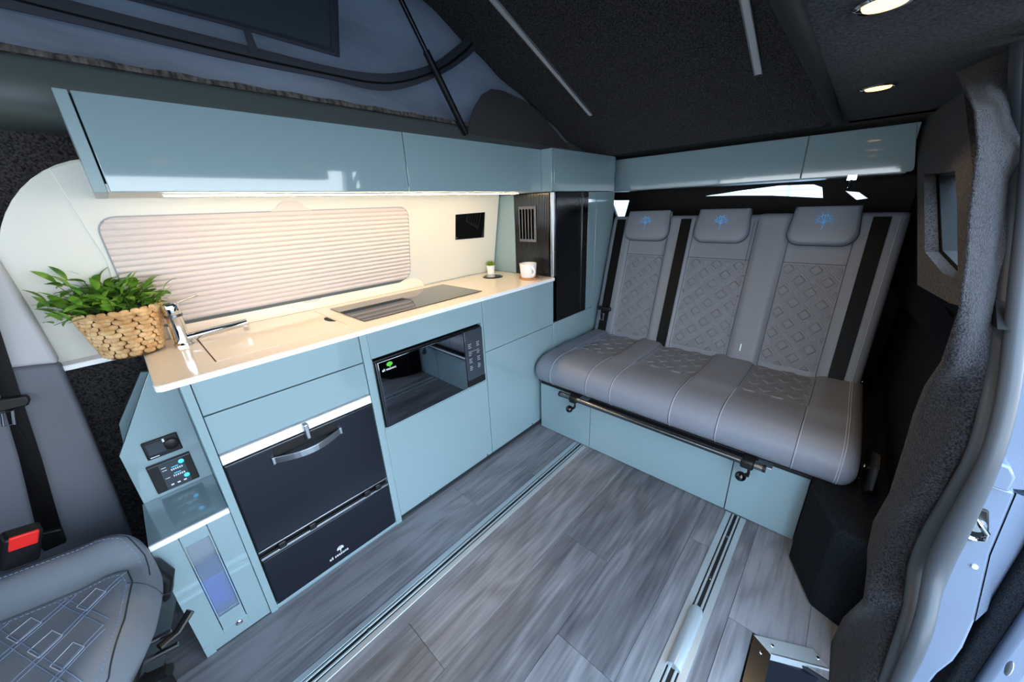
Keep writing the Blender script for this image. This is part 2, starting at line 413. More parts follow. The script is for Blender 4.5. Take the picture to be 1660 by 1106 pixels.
# ceilings
struct(MB().box(-1.6, 2.32, -.22, .15, ZC, ZC+.03).box(2.26, 3.0, -.22, 1.70, ZC, ZC+.03).box(-1.6, -.92, .15, 1.70, ZC, ZC+.03), 'ceiling', 'carpet', 'dark carpeted ceiling around the roof opening', 'ceiling')
# rolled edge around the opening
pts = [(x_, .152, ZC-.004) for x_ in [-.9+.2*i for i in range(16)]]+[(2.16, .157, ZC-.004), (2.215, .175, ZC-.004), (2.24, .215, ZC-.004), (2.248, .3, ZC-.004), (2.248, .7, ZC-.004), (2.248, 1.2, ZC-.004)]
MB().tube(pts, .017, 10).build('trim_2', 'trim_black', smooth=True, label='black rolled edging around the roof opening', cat='trim', kind='structure')
# ledge along the canvas, above the overhead cabinets
prof = [(1.262, 1.518), (1.30, 1.505), (1.345, 1.507), (1.352, 1.52), (1.352, 1.558), (1.362, 1.568), (1.372, 1.57), (1.376, 1.60), (1.44, 1.60), (1.64, 1.56), (1.64, 1.50), (1.42, 1.48), (1.37, 1.497)]
prof = [(1.385, 1.485), (1.35, 1.492), (1.338, 1.505), (1.342, 1.545), (1.352, 1.556), (1.354, 1.58), (1.37, 1.592), (1.45, 1.592), (1.66, 1.56), (1.66, 1.485)]
struct(MB().prism(prof, 'x', -1.6, 2.26), 'trim_3', 'trim_dark', 'dark moulded ledge running below the canvas', 'trim', smooth=True, ang=50)
# tailgate with the two slots of its window
TX = 2.85
tg = MB()
slot = [at(p, 'x', TX) for p in [(1142, 318), (1200, 309), (1262, 301), (1318, 299), (1333, 304), (1334, 321), (1250, 317), (1190, 317)]]
so = [(1.30, 1.1), (1.30, 1.60), (.75, 1.60), (.1, 1.60), (-.3, 1.60), (-.3, 1.1), (.5, 1.1), (.9, 1.1)]
def ringx(mb, outer, inner, x, th):
    n = len(outer); V = [Vector((x, a, c)) for a, c in outer]+[Vector((x, a, c)) for a, c in inner]; V += [v+Vector((th, 0, 0)) for v in V]; F = []
    for i in range(n):
        j = (i+1) % n
        F += [(i, j, n+j, n+i), (2*n+i, 3*n+i, 3*n+j, 2*n+j), (n+i, n+j, 3*n+j, 3*n+i), (i, 2*n+i, 2*n+j, j)]
    mb.add(V, F)
ringx(tg, so, [(p.y, p.z) for p in slot], TX, .03)
sl2 = [at(p, 'x', TX) for p in [(990, 325), (1020, 325), (1012, 353), (1000, 353)]]
ringx(tg, [(1.75, 1.6), (1.30, 1.6), (1.30, 1.1), (1.75, 1.1)], [(p.y, p.z) for p in sl2], TX, .03)
tg.box(TX, TX+.03, -.3, 1.75, -.05, 1.1)
door = struct(tg, 'door_1', 'trim_black', 'black tailgate behind the bench with a slim bright window', 'tailgate')
MB().sheet([(TX+.012, p.y, p.z) for p in slot], (.004, 0, 0)).build('pane', 'glass', door)
MB().sheet([(TX+.012, p.y, p.z) for p in sl2], (.004, 0, 0)).build('pane', 'glass', door)
# far house seen through the tailgate pane
hb = thing('building', 'pale building behind the tailgate window', 'building', (9, 0, -.45))
box('wall', 'building', hb, (9, 9.5, -3, 6, -.45, 4.5), .02)
for zz in (1.32, 1.62, 1.92):
    box('cladding_joint', 'print_grey', hb, (8.985, 9.0, -3, 6, zz, zz+.025), 0)
for yy in (1.1, 3.0):
    box('post', 'print_grey', hb, (8.98, 9.0, yy, yy+.05, -.45, 4.5), 0)

# carpeted wheel arch box beside the bench, carpet pillar of the door opening
wa = [(2.8, -.30), (2.8, -.065), (1.475, -.065), (1.357, -.062), (1.20, -.135), (1.175, -.21), (1.175, -.30)]
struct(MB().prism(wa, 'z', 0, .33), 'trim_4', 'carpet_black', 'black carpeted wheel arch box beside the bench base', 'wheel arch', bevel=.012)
rws = [60, 118, 179, 240, 297, 350, 420, 505, 586, 626, 670, 720, 800, 847, 890, 930, 969, 999, 1040, 1106, 1160]
Lp = [1530, 1549, 1577, 1582, 1574, 1570, 1565, 1552, 1525, 1498, 1481, 1467, 1441, 1414, 1405, 1404, 1400, 1368, 1348, 1343, 1342]
Sr = [0, 60, 160, 276, 363, 438, 572, 640, 740, 861, 925, 989, 1050, 1090, 1106, 1160]
Sp = [1652, 1645, 1640, 1637, 1628, 1619, 1606, 1599, 1575, 1505, 1474, 1471, 1452, 1437, 1430, 1405]
S2r = [0, 100, 276, 438, 640, 736, 861, 938, 1006, 1060, 1106, 1160]
S2p = [1692, 1690, 1684, 1668, 1646, 1623, 1562, 1522, 1513, 1492, 1468, 1440]
Yr = [0, 60, 100, 250, 400, 560, 680, 930, 1106, 1200]; Yv = [-.155, -.165, -.172, -.205, -.235, -.257, -.27, -.275, -.27, -.27]
ysl = lambda r: lerp(r, Yr, Yv)
pil = []; nT = 9
for r_, lx in zip(rws, Lp):
    ys = ysl(r_); A = at((lx, r_), 'y', ys+.075); B = at((lerp(r_, Sr, Sp)+6, r_), 'y', ys)
    row = [A+Vector((.25, -.13, 0)), A+Vector((.07, -.03, 0))]
    for k in range(nT):
        t = k/(nT-1); p = A.lerp(B, t); bul = .028*math.sin(PI*t)**.8+.006*math.sin(t*9+r_*.02)
        row.append(p+Vector((-bul, bul*.25, 0)))
    row.append(B+Vector((.08, 0, 0)))
    pil.append(row)
# refine along the pillar
pil2 = []
for i in range(len(pil)-1):
    for k in range(3):
        t = k/3; pil2.append([a.lerp(b_, t) for a, b_ in zip(pil[i], pil[i+1])])
pil2.append(pil[-1])
struct(MB().grid(pil2), 'trim_5', 'carpet_grey', 'thick grey carpeted pillar at the sliding door opening', 'pillar', smooth=True, ang=180)
# door seal: two rubber beads
seal = thing('door_seal', 'twin grey rubber door seal running down the carpeted pillar', 'door seal', at((1437, 1090), 'y', -.27))
rr = list(range(-40, 1180, 22))
def seal_line(f, dy, rad):
    pts = []
    for r_ in rr:
        a, b_ = lerp(r_, Sr, Sp), lerp(r_, S2r, S2p)
        pts.append(at((a+(b_-a)*f, r_), 'y', ysl(r_)+dy))
    # smooth
    for _ in range(3): pts = [pts[0]]+[(pts[i-1]+pts[i]*2+pts[i+1])/4 for i in range(1, len(pts)-1)]+[pts[-1]]
    rads = [(.5*(lerp(r_, S2r, S2p)-lerp(r_, Sr, Sp))/FPX*(p-CAM).dot(_f))*rad for r_, p in zip(rr, pts)]
    return pts, rads
p_, q_ = seal_line(.27, -.004, .56); MB().tube(p_, q_, 14).build('inner_bead', 'rubber', seal, smooth=True)
p_, q_ = seal_line(.76, -.012, .52); MB().tube(p_, q_, 14).build('outer_bead', 'rubber', seal, smooth=True)
# painted body jamb beyond the seal
JX = 1.22
body = thing('van_body_side', 'glossy grey-blue painted door jamb outside the rubber seal', 'vehicle body', at((1545, 1074), 'x', JX))
lo_ = [at((1440, 1160), 'x', JX)]+[at((lerp(r_, S2r, S2p)-14, r_), 'x', JX) for r_ in (1106, 1006, 938, 861, 780)]
hi_ = [at(p, 'x', JX) for p in [(1648, 800), (1606, 900), (1581, 1007), (1561, 1052), (1545, 1074), (1520, 1093), (1490, 1130)]]
MB().sheet(lo_+hi_, (.05, 0, 0)).build('jamb_panel', 'paint', body, bevel=.006, seg=3)
fo = [at(p, 'x', JX) for p in [(1648, 800), (1606, 900), (1581, 1007)]]
fi = [at(p, 'x', JX+.10) for p in [(1700, 820), (1662, 894), (1608, 983)]]
MB().add([v-Vector((.001, 0, 0)) for v in fo]+fi+[v+Vector((.04, .03, 0)) for v in fo]+[v+Vector((.04, .03, 0)) for v in fi],
         [(0, 1, 4, 3), (1, 2, 5, 4), (6, 9, 10, 7), (7, 10, 11, 8), (0, 3, 9, 6), (2, 8, 11, 5)]).build('jamb_return', 'paint', body, smooth=True)
up = [at(p, 'x', JX+.02) for p in [(1600, 790), (1625, 735), (1650, 640), (1672, 440), (1688, 276), (1694, 0), (1800, 0), (1790, 400), (1740, 700), (1700, 800)]]
MB().sheet(up, (.05, 0, 0)).build('jamb_upper', 'paint', body, bevel=.004)
stp = [at(p, 'x', JX-.02) for p in [(1588, 762), (1600, 744), (1640, 758), (1648, 776), (1636, 800), (1580, 782)]]
MB().sheet(stp, (.05, 0, 0)).build('jamb_step', 'paint', body, bevel=.006, seg=3)
lt = [at(p, 'x', JX-.006) for p in [(1556, 838), (1580, 822), (1604, 830), (1604, 862), (1584, 880), (1560, 876)]]
MB().sheet(lt, (.02, 0, 0)).build('catch_recess', 'black_plastic', body, bevel=.004)
ca = at((1580, 850), 'x', JX-.012)
MB().lathe([(.003, -.006), (.017, -.006), (.019, 0), (.019, .01)], (ca.x, ca.y, ca.z), 18, 'x').build('catch_plate', 'chrome', body, smooth=True)
ring = [at(p, 'x', JX-.025) for p in [(1570, 846), (1584, 842), (1590, 852), (1600, 866), (1596, 876), (1578, 874), (1562, 868)]]
MB().tube(ring, .0055, 8).build('catch_loop', 'chrome', body, smooth=True)
sc_ = at((1580, 919), 'x', JX-.002); MB().lathe([(.005, -.003), (.006, 0), (.006, .004)], sc_, 12, 'x').build('screw', 'white', body, smooth=True)
# sliding door slid back outside
sd = thing('sliding_door', 'dark lined sliding door standing open behind the painted jamb', 'door', (1.9, -.55, -.3))
box('door_lining', 'carpet_black', sd, (1.28, 2.6, -.50, -.46, -.30, .78), .01)
box('door_skin', 'paint', sd, (1.26, 2.62, -.56, -.50, -.34, .80), .015)
ov = at((1638, 1085), 'y', -.458); MB().ell((ov.x, -.456, ov.z), (.012, .004, .022), 10, 6).build('grommet', 'print_grey', sd, smooth=True)

# stepwell with metal edging
stw = thing('entrance_step', 'stainless edged entrance step well sunk into the floor', 'step', (.6, -.15, -.2))
A0 = Vector((.985, -.020, 0)); 
top = [at(p, 'z', .006) for p in [(1222, 1029), (1318, 1052), (1346, 1086), (1250, 1061)]]
MB().sheet(top, (0, 0, -.006)).build('tread_edge', 'rail', stw, bevel=.001)
fr = [top[3], top[2], top[2]+Vector((-.004, 0, -.02)), top[3]+Vector((-.004, 0, -.02))]
MB().sheet(fr, (.004, .001, 0)).build('edge_lip', 'rail', stw)
lf = [at(p, 'z', .004) for p in [(1222, 1029), (1250, 1061), (1247, 1076), (1240, 1106), (1225, 1160), (1190, 1160), (1203, 1106)]]
MB().sheet(lf, (0, 0, -.004)).build('side_plate', 'alu_dark', stw)
for p in [(1233, 1058), (1252, 1047), (1326, 1067)]:
    c_ = at(p, 'z', .006); MB().lathe([(.005, 0), (.004, .002), (.001, .0025)], c_, 12).build('rivet', 'chrome', stw, smooth=True)
bk = [at(p, 'z', -.0005) for p in [(1312, 1052), (1346, 1060), (1346, 1086)]]
MB().sheet(bk, (0, 0, -.004)).build('corner_plate', 'trim_black', stw)
box('well_floor', 'fridge', stw, (-.4, 1.10, -.48, -.022, -.21, -.19), .002)
MB().sheet([top[3]+Vector((.002, 0, -.02)), top[2]+Vector((.002, -.1, -.02)), top[2]+Vector((.002, -.1, -.2)), top[3]+Vector((.002, .03, -.2)), top[3]+Vector((.002, .03, -.02))], (.006, 0, 0)).build('riser', 'fridge', stw)
box('well_wall', 'trim_black', stw, (-.3, 1.03, -.02, -.012, -.2, -.052), 0)

# ================================================================== POP-TOP ROOF
rt = thing('pop_top_roof', 'raised roof panel lined in charcoal carpet sloping over the van', 'roof panel', (2.2, .75, 1.53))
NX, NY = 24, 12
G = [[Vector((-.95+3.17*i/NX, .12+1.30*j/NY, roof_z(-.95+3.17*i/NX))) for j in range(NY+1)] for i in range(NX+1)]
MB().grid(G, (.015, 0, .05)).build('roof_lining', 'carpet', rt)
for yy, x0, x1 in ((1.12, .2, 1.839), (.395, .2, 1.819)):
    w = .012
    bar = MB()
    bar.add([(x0, yy-w, roof_z(x0)-.006), (x1, yy-w, roof_z(x1)-.006), (x1, yy+w, roof_z(x1)-.006), (x0, yy+w, roof_z(x0)-.006),
             (x0, yy-w, roof_z(x0)+.002), (x1, yy-w, roof_z(x1)+.002), (x1, yy+w, roof_z(x1)+.002), (x0, yy+w, roof_z(x0)+.002)],
            [(3,2,1,0),(4,5,6,7),(0,1,5,4),(1,2,6,5),(2,3,7,6),(3,0,4,7)])
    lb = bar.build('led_strip', 'led_off', label='unlit white strip light on the roof lining '+('nearer the canvas' if yy > 1 else 'nearer the door'), cat='strip light', bevel=.001)
    for s_ in (-1, 1):
        e_ = MB().tube([(x0, yy+s_*w, roof_z(x0)-.006), (x1, yy+s_*w, roof_z(x1)-.006)], .0025, 6).build('strip_edge', 'alu', lb, smooth=True)
# canvas
cv = thing('pop_top_canvas', 'grey-blue canvas side of the pop-top with a dark zip band', 'canvas', (.6, 1.375, 1.59))
def cvy(x, z):
    return 1.392+.010*math.sin(x*5+z*16)+.006*math.sin(x*13-z*27)+.007*math.sin(z*34+x*7+2*math.sin(x*3))
G = []
for i in range(90):
    x = -.92+2.96*i/89; zt = roof_z(x)+.01
    G.append([Vector((x, cvy(x, 1.585+(zt-1.585)*j/24)+.02*sstep(.0, .25, 1-j/24)*0, 1.585+(zt-1.585)*j/24)) for j in range(25)])
MB().grid(G).build('side_canvas', 'canvas', cv, smooth=True)
G = [[Vector((-.92, .12+1.26*i/10, 1.56+(roof_z(-.92)-1.56)*j/6)) for j in range(7)] for i in range(11)]
MB().grid(G).build('front_canvas', 'canvas', cv)
G = [[Vector((-.92+2.96*i/10, .12, 1.56+(roof_z(-.92+2.96*i/10)-1.56)*j/6)) for j in range(7)] for i in range(11)]
MB().grid(G).build('near_canvas', 'canvas', cv)
def ribbon(up_, lo_, name, material, y=1.362, n=40):
    a = []
    def chaikin(P):
        for _ in range(3):
            Q = [P[0]]
            for i in range(len(P)-1):
                p, q = P[i], P[i+1]
                Q += [(p[0]*.75+q[0]*.25, p[1]*.75+q[1]*.25), (p[0]*.25+q[0]*.75, p[1]*.25+q[1]*.75)]
            P = Q+[P[-1]]
        return P
    up_, lo_ = chaikin(up_), chaikin(lo_)
    for i in range(n+1):
        t = i/n
        def samp(P):
            k = t*(len(P)-1); j = min(int(k), len(P)-2); f = k-j
            return (P[j][0]+(P[j+1][0]-P[j][0])*f, P[j][1]+(P[j+1][1]-P[j][1])*f)
        q0, q1 = samp(up_), samp(lo_)
        a.append([at(q0, 'y', y), at(((q0[0]+q1[0])/2, (q0[1]+q1[1])/2), 'y', y-.004), at(q1, 'y', y)])
    return MB().grid(a, (0, .004, 0)).build(name, material, cv, smooth=True)
ribbon([(-150, -75), (108, 0), (395, 72), (540, 110), (607, 120), (651, 118), (702, 105), (742, 74), (758, 58)],
       [(-150, -20), (90, 30), (380, 100), (540, 128), (607, 148), (658, 145), (725, 118), (760, 92), (776, 76)], 'zip_band', 'canvas_dark')
ribbon([(-150, -48), (100, 17), (388, 88), (540, 120), (607, 134), (655, 132), (714, 112), (752, 83), (767, 67)],
       [(-150, -45), (100, 20), (388, 91), (540, 123), (607, 137), (655, 135), (716, 115), (755, 86), (769, 69)], 'zip', 'trim_black', 1.355)
pw = [(190, -8), (300, 22), (400, 48), (500, 77), (549, 92), (547, 40), (545, -60), (170, -60)]
MB().sheet([at(p, 'y', 1.358) for p in pw], (0, .004, 0)).build('window_flap', 'canvas_mesh', cv)
ribbon([(180, -18), (300, 14), (400, 40), (551, 82)], [(180, -8), (300, 23), (400, 49), (551, 93)], 'flap_hem', 'canvas_dark', 1.353)
ribbon([(538, 88), (536, 40), (534, -60)], [(551, 92), (549, 40), (547, -60)], 'flap_hem', 'canvas_dark', 1.353, 10)
MB().sheet([at(p, 'y', 1.348) for p in [(394, 47), (406, 50), (419, 82), (406, 86)]], (0, .003, 0)).build('strap', 'canvas_dark', cv)
pt = [(758, 216), (762, 196), (770, 172), (782, 153), (797, 144), (816, 147), (850, 163), (874, 181), (900, 212), (926, 243), (880, 240), (820, 228)]
MB().sheet([at(p, 'y', 1.352) for p in pt], (0, .004, 0)).build('corner_patch', 'canvas_brown', cv)
fray = []
for i in range(60):
    x = -.9+2.2*i/59; fray.append([Vector((x, 1.353, 1.590)), Vector((x, 1.354, 1.597)), Vector((x, 1.358, 1.604+.002*math.sin(i*1.7)))])
MB().grid(fray, (0, .012, 0)).build('edge_tape', 'fray', cv, smooth=True)
# gas strut
s0 = at((752, 210), 'y', 1.335); s1 = at((650, 0), 'y', 1.30)
dr = (s1-s0)
st = thing('gas_strut', 'black gas strut holding up the roof in front of the canvas', 'gas strut', s0)
mid = s0+dr*.66; end = s0+dr*1.25
MB().tube([s0, mid], .0135, 12).build('cylinder', 'black_plastic', st, smooth=True)
MB().tube([mid, end], .009, 10).build('rod', 'black_gloss', st, smooth=True)
MB().tube([s0-dr.normalized()*.02, s0+dr.normalized()*.03], .013, 10).build('ball_joint', 'black_plastic', st, smooth=True)

# ================================================================== CEILING SPOTS
def spot(x, y, label):
    t = thing('ceiling_spotlight', label, 'spotlight', (x, y, ZC-.006), 'ceiling spotlights')
    MB().lathe([(.026, 0), (.034, -.003), (.039, .0), (.039, .006)], (x, y, ZC-.006), 24).build('bezel', 'chrome', t, smooth=True)
    MB().lathe([(.001, -.004), (.027, -.0035), (.029, 0), (.029, .004)], (x, y, ZC-.006), 24).build('lens', 'lamp', t, smooth=True)
    ld = bpy.data.lights.new('bulb', 'SPOT'); ld.energy = 3.0; ld.color = (1, .68, .36); ld.spot_size = math.radians(120); ld.spot_blend = .6; ld.shadow_soft_size = .025
    lo = bpy.data.objects.new('bulb', ld); COL.objects.link(lo); lo.parent = t; lo.location = (0, 0, -.012)
spot(1.60, .042, 'lit warm ceiling spotlight nearest the bench')
spot(.925, .042, 'lit warm ceiling spotlight in the middle of the near row')
spot(.27, .04, 'lit warm ceiling spotlight nearest the front seat')

# ================================================================== FLOOR RAILS
def rail(yc, label):
    t = thing('floor_rail', label, 'floor rail', (.6, yc, 0), 'seat rails in the floor')
    w = .027
    for s_ in (-1, 1):
        MB().box(-.6, 1.45, yc+s_*w-(0 if s_ > 0 else 0)-.010, yc+s_*w+.010, 0, .0035).build('flange', 'rail', t, bevel=.0012)
        MB().box(-.6, 1.45, yc+s_*.009-.0035, yc+s_*.009+.0035, 0, .0045).build('slot_lip', 'rail', t, bevel=.0012)
    box('slot', 'trim_black', t, (-.6, 1.45, yc-.017, yc+.017, 0, .0012), 0)
    for k in range(9):
        x = -.45+k*.22
        MB().lathe([(.007, 0), (.007, .0036), (.003, .0046)], (x, yc, 0), 12).build('stud', 'alu_dark', t, smooth=True)
    return t
rail(.886, 'aluminium floor rail nearer the kitchen cabinets')
rb0 = rail(.128, 'aluminium floor rail nearer the sliding door')
MB().tube([(.74, .128, .004), (.94, .128, .004), (.953, .128, .004), (.96, .128, .004)], [.02, .02, .016, .006], 16).build('rail_cover', 'rail', rb0, smooth=True)

# ================================================================== KITCHEN
g = .0018
# --- fridge cabinet
fc = thing('fridge_cabinet', 'pale teal gloss cabinet around the black fridge with two slim drawers', 'cabinet', (.27, YK, 0))
box('side_panel', 'teal_edge', fc, (.017, .037, YK-.006, 1.62, 0, .857), .001)
box('side_panel', 'teal_edge', fc, (.489, .515, YK-.004, 1.62, 0, .857), .001)
box('carcass', 'dark_gap', fc, (.037, .489, YK+.02, 1.62, .01, .855), 0)
box('drawer_front', 'teal', fc, (.037+g, .489-g, YK, YK+.019, .757, .856), .0015)
box('drawer_front', 'teal', fc, (.037+g, .489-g, YK, YK+.019, .632, .753), .0015)
box('plinth', 'teal', fc, (.037, .489, YK-.002, YK+.018, .0, .016), .001)
# --- fridge
fg = thing('drawer_fridge', 'black drawer fridge with curved silver handle below the teal drawers', 'fridge', (.262, YK, .017))
box('housing', 'black_plastic', fg, (.039, .487, YK+.012, YK+.018, .017, .63), 0)
box('top_trim', 'white', fg, (.039, .487, YK-.005, YK+.012, .596, .627), .002)
box('door', 'fridge', fg, (.041, .485, YK-.006, YK+.012, .258, .590), .003)
box('door_edge', 'alu_dark', fg, (.041, .485, YK-.007, YK+.01, .588, .592), .0008)
box('drawer', 'fridge', fg, (.041, .485, YK-.006, YK+.012, .018, .214), .003)
box('gap_strip', 'alu', fg, (.041, .485, YK-.008, YK+.004, .219, .228), .001)
box('gap_strip', 'alu', fg, (.041, .485, YK-.006, YK+.008, .251, .256), .001)
for x in (.105, .20, .40, .445):
    box('gap_clip', 'black_plastic', fg, (x-.012, x+.012, YK-.012, YK+.008, .226, .25), .004)
# arched handle
hp, hq = [], []
for k in range(13):
    t = k/12; x = .151+.21*t; bow = math.sin(PI*t)
    hp.append((x, YK-.012-.038*bow, .547-.0*bow))
mb = MB()
G = [[Vector((p[0], p[1], p[2]-.011)), Vector((p[0], p[1], p[2]+.011))] for p in hp]
mb.grid(G, (0, .006, 0))
mb.box(.149, .157, YK-.016, YK-.004, .535, .559).box(.355, .363, YK-.016, YK-.004, .535, .559)
mb.build('handle', 'alu', fg, bevel=.0012)
box('handle_recess', 'trim_black', fg, (.16, .352, YK-.0075, YK-.005, .553, .585), .004)
box('latch', 'alu', fg, (.252, .267, YK-.024, YK-.004, .572, .627), .004, seg=3)
lx, lz = .218, .048
text_mesh('all seasons', .0165, 'lettering', 'print_white', fg, (lx, YK-.0072, lz), (1, 0, 0), (0, 0, 1))
tree_mesh('tree_print', 'print_white', fg, (.262, YK-.0072, lz+.014), (1, 0, 0), (0, 0, 1), .026, .055)

# --- microwave cabinet
mc = thing('microwave_cabinet', 'pale teal gloss cabinet holding the built-in microwave', 'cabinet', (.79, YK, 0))
X0, X1 = .515, 1.068
box('carcass', 'dark_gap', mc, (X0+.002, X1-.002, YK+.10, 1.62, .03, .855), 0)
box('top_panel', 'teal', mc, (X0+g, X1-g, YK, YK+.019, .757, .856), .0015)
box('door', 'teal', mc, (X0+g, X1-g, YK, YK+.019, .024, .456), .0015)
box('frame_strip', 'teal_edge', mc, (X1-.014, X1-g, YK+.001, YK+.03, .458, .756), .001)
box('frame_strip', 'teal_edge', mc, (X0+g, X0+.006, YK+.001, YK+.1, .458, .756), .001)
box('niche_floor', 'teal_edge', mc, (X0+g, X1-g, YK+.004, YK+.1, .450, .4635), .001)
box('niche_roof', 'dark_gap', mc, (X0+g, X1-g, YK+.02, YK+.1, .748, .756), 0)
box('plinth', 'dark_gap', mc, (X0, X1, YK+.008, YK+.02, 0, .022), 0)  # dark colour stands in for the shaded gap below the door
for x in (.663, 1.03):
    MB().lathe([(.006, .0), (.006, -.002), (.002, -.004)], (x, YK, .034), 14, 'y').build('screw', 'chrome', mc, smooth=True)
# --- microwave
mw = thing('microwave', 'black built-in microwave with mirrored glass door', 'microwave', (.79, YK, .466))
box('housing', 'black_plastic', mw, (.522, 1.052, YK+.004, YK+.09, .4645, .745), .003)
box('door', 'mirror_glass', mw, (.532, .938, YK-.010, YK+.006, .468, .741), .003)
box('door_edge', 'alu_dark', mw, (.526, .532, YK-.008, YK+.004, .468, .741), .001)
cp = box('control_panel', 'screen', mw, (.941, 1.048, YK-.010, YK+.006, .468, .741), .003)
box('panel_foot', 'black_plastic', mw, (.941, 1.048, YK-.0106, YK, .470, .503), .001)
yb = YK-.0106
text_mesh('all seasons', .0135, 'lettering', 'print_white', mw, (.545, yb, .700), (1, 0, 0), (0, 0, 1))
tm = MB().ell((.578, yb, .722), (.0125, .001, .009), 14, 8).box(.5765, .5795, yb-.0006, yb, .708, .718)
tm.build('tree_print', 'print_green', mw)
for r_ in range(4):
    for c_ in range(2):
        for k in range(3):
            x = .958+c_*.048; z = .676-r_*.036-k*.0085
            box('key_legend', 'print_grey', cp, (x, x+.018-.004*((k+r_) % 2), yb-.0004, yb, z, z+.0035), 0)
box('key_legend', 'print_grey', cp, (.966, 1.02, yb-.0004, yb, .640, .642), 0)

# --- end cabinet
ec = thing('end_cabinet', 'tall pale teal gloss cabinet with a flap beside the bench', 'cabinet', (1.3, YK, 0))
box('carcass', 'dark_gap', ec, (1.07, 2.30, YK+.02, 1.62, .03, .60), 0)
box('carcass', 'dark_gap', ec, (1.07, 1.60, YK+.02, 1.62, .60, .855), 0)
box('flap', 'teal', ec, (1.068+g, 1.612, YK, YK+.019, .603, .856), .0015)
box('door', 'teal', ec, (1.068+g, 1.611, YK, YK+.019, .024, .600), .0015)
box('lower_panel', 'teal', ec, (1.614, 2.06, YK, YK+.019, .024, .608), .0015)
box('plinth', 'dark_gap', ec, (1.068, 1.46, YK+.008, YK+.02, 0, .022), 0)  # coloured dark to give the shaded gap at floor level
MB().lathe([(.006, .0), (.006, -.002), (.002, -.004)], (1.40, YK, .034), 14, 'y').build('screw', 'chrome', ec, smooth=True)

# --- worktop
wt = thing('worktop', 'long cream stone worktop over the kitchen cabinets', 'worktop', (.79, 1.4, .857))
mb = MB().prism([(-.012, YK-.012), (1.606, YK-.012), (1.612, YK-.006), (1.612, 1.655), (-.026, 1.655), (-.026, YK+.008), (-.0235, YK-.003), (-.018, YK-.009)], 'z', .8575, ZW)
mb.build('slab', 'worktop', wt, bevel=.003)
MB().prism([(-.012, YK-.0135), (1.606, YK-.0135), (1.613, YK-.006), (1.606, YK-.011), (-.010, YK-.011), (-.020, YK-.003), (-.024, YK+.012), (-.0275, YK+.010), (-.025, YK-.004), (-.0185, YK-.0105)], 'z', .8585, .8735).build('front_edge', 'worktop_edge', wt)
# upstand with a finger notch
ups = [(0, ZW), (1.60, ZW), (1.60, .905), (1.10, .925)]
nt = [(.10, .925), (.455, .925), (.475, .915), (.49, .905), (.53, .905), (.55, .918), (.565, .926), (1.02, .926), (1.06, .905), (1.07, ZW+.0005), (.05, ZW+.0005), (.05, .92)]
MB().sheet([(x, 1.638, z) for x, z in nt], (0, .012, 0)).build('upstand', 'worktop', wt, bevel=.0015)
# sink lid with grooves, finger pull as a flat dark half-moon, recess shade in its colour
def groove(a, b_, w=.003, name='groove', m_='wicker_dark'):
    a = Vector(a); b_ = Vector(b_); d = (b_-a).normalized(); n = Vector((-d.y, d.x, 0))*w/2
    MB().sheet([a-n, b_-n, b_+n, a+n], (0, 0, .0004)).build(name, m_, wt)
sl = MB().box(.111, .497, 1.255, 1.602, ZW, ZW+.0018)
sl.build('sink_lid', 'worktop', wt, bevel=.001)
groove((.109, 1.255, ZW+.0004), (.109, 1.604, ZW+.0004), .0035)
groove((.499, 1.30, ZW+.0004), (.499, 1.604, ZW+.0004), .002, m_='cork')
fp = [(.492-.022*math.cos(math.radians(a)), 1.41+.045*math.sin(math.radians(a)), ZW+.0019) for a in range(-90, 91, 15)]
MB().sheet(fp, (0, 0, .0004)).build('finger_pull', 'dark_gap', wt)

# --- hob
hb_ = [at(p, 'z', ZW+.003) for p in [(533, 501), (590, 523), (784, 473.5), (715, 462)]]
hob = MB().box(.553, 1.146, 1.268, 1.575, ZW+.0005, ZW+.0035).build('induction_hob', 'black_gloss', bevel=.001, label='flat black glass hob set in the worktop', cat='hob')

# --- tap
tp = thing('kitchen_tap', 'chrome mixer tap with a straight spout beside the basket', 'tap', (.072, 1.52, ZW))
bx_, by_ = .072, 1.525
MB().lathe([(.026, 0), (.026, .006), (.021, .012), (.020, .05), (.020, .10), (.022, .104), (.022, .128), (.019, .138), (.005, .141)], (bx_, by_, ZW), 24).build('body', 'chrome', tp, smooth=True)
MB().tube([(bx_, by_, ZW+.022), (.15, by_-.022, ZW+.032), (.245, by_-.045, ZW+.042)], .0125, 14).build('spout', 'chrome', tp, smooth=True)
MB().lathe([(.008, -.02), (.0095, -.018), (.0095, .0), (.004, .002)], (.238, by_-.043, ZW+.033), 14).build('aerator', 'chrome', tp, smooth=True)
MB().tube([(bx_, by_, ZW+.13), (.11, by_+.03, ZW+.136), (.15, by_+.05, ZW+.143)], [.0045, .003, .004], 10).build('lever', 'chrome', tp, smooth=True)
MB().lathe([(.0225, -.004), (.0225, .004)], (bx_, by_, ZW+.1), 24).build('collar', 'alu_dark', tp, smooth=True)

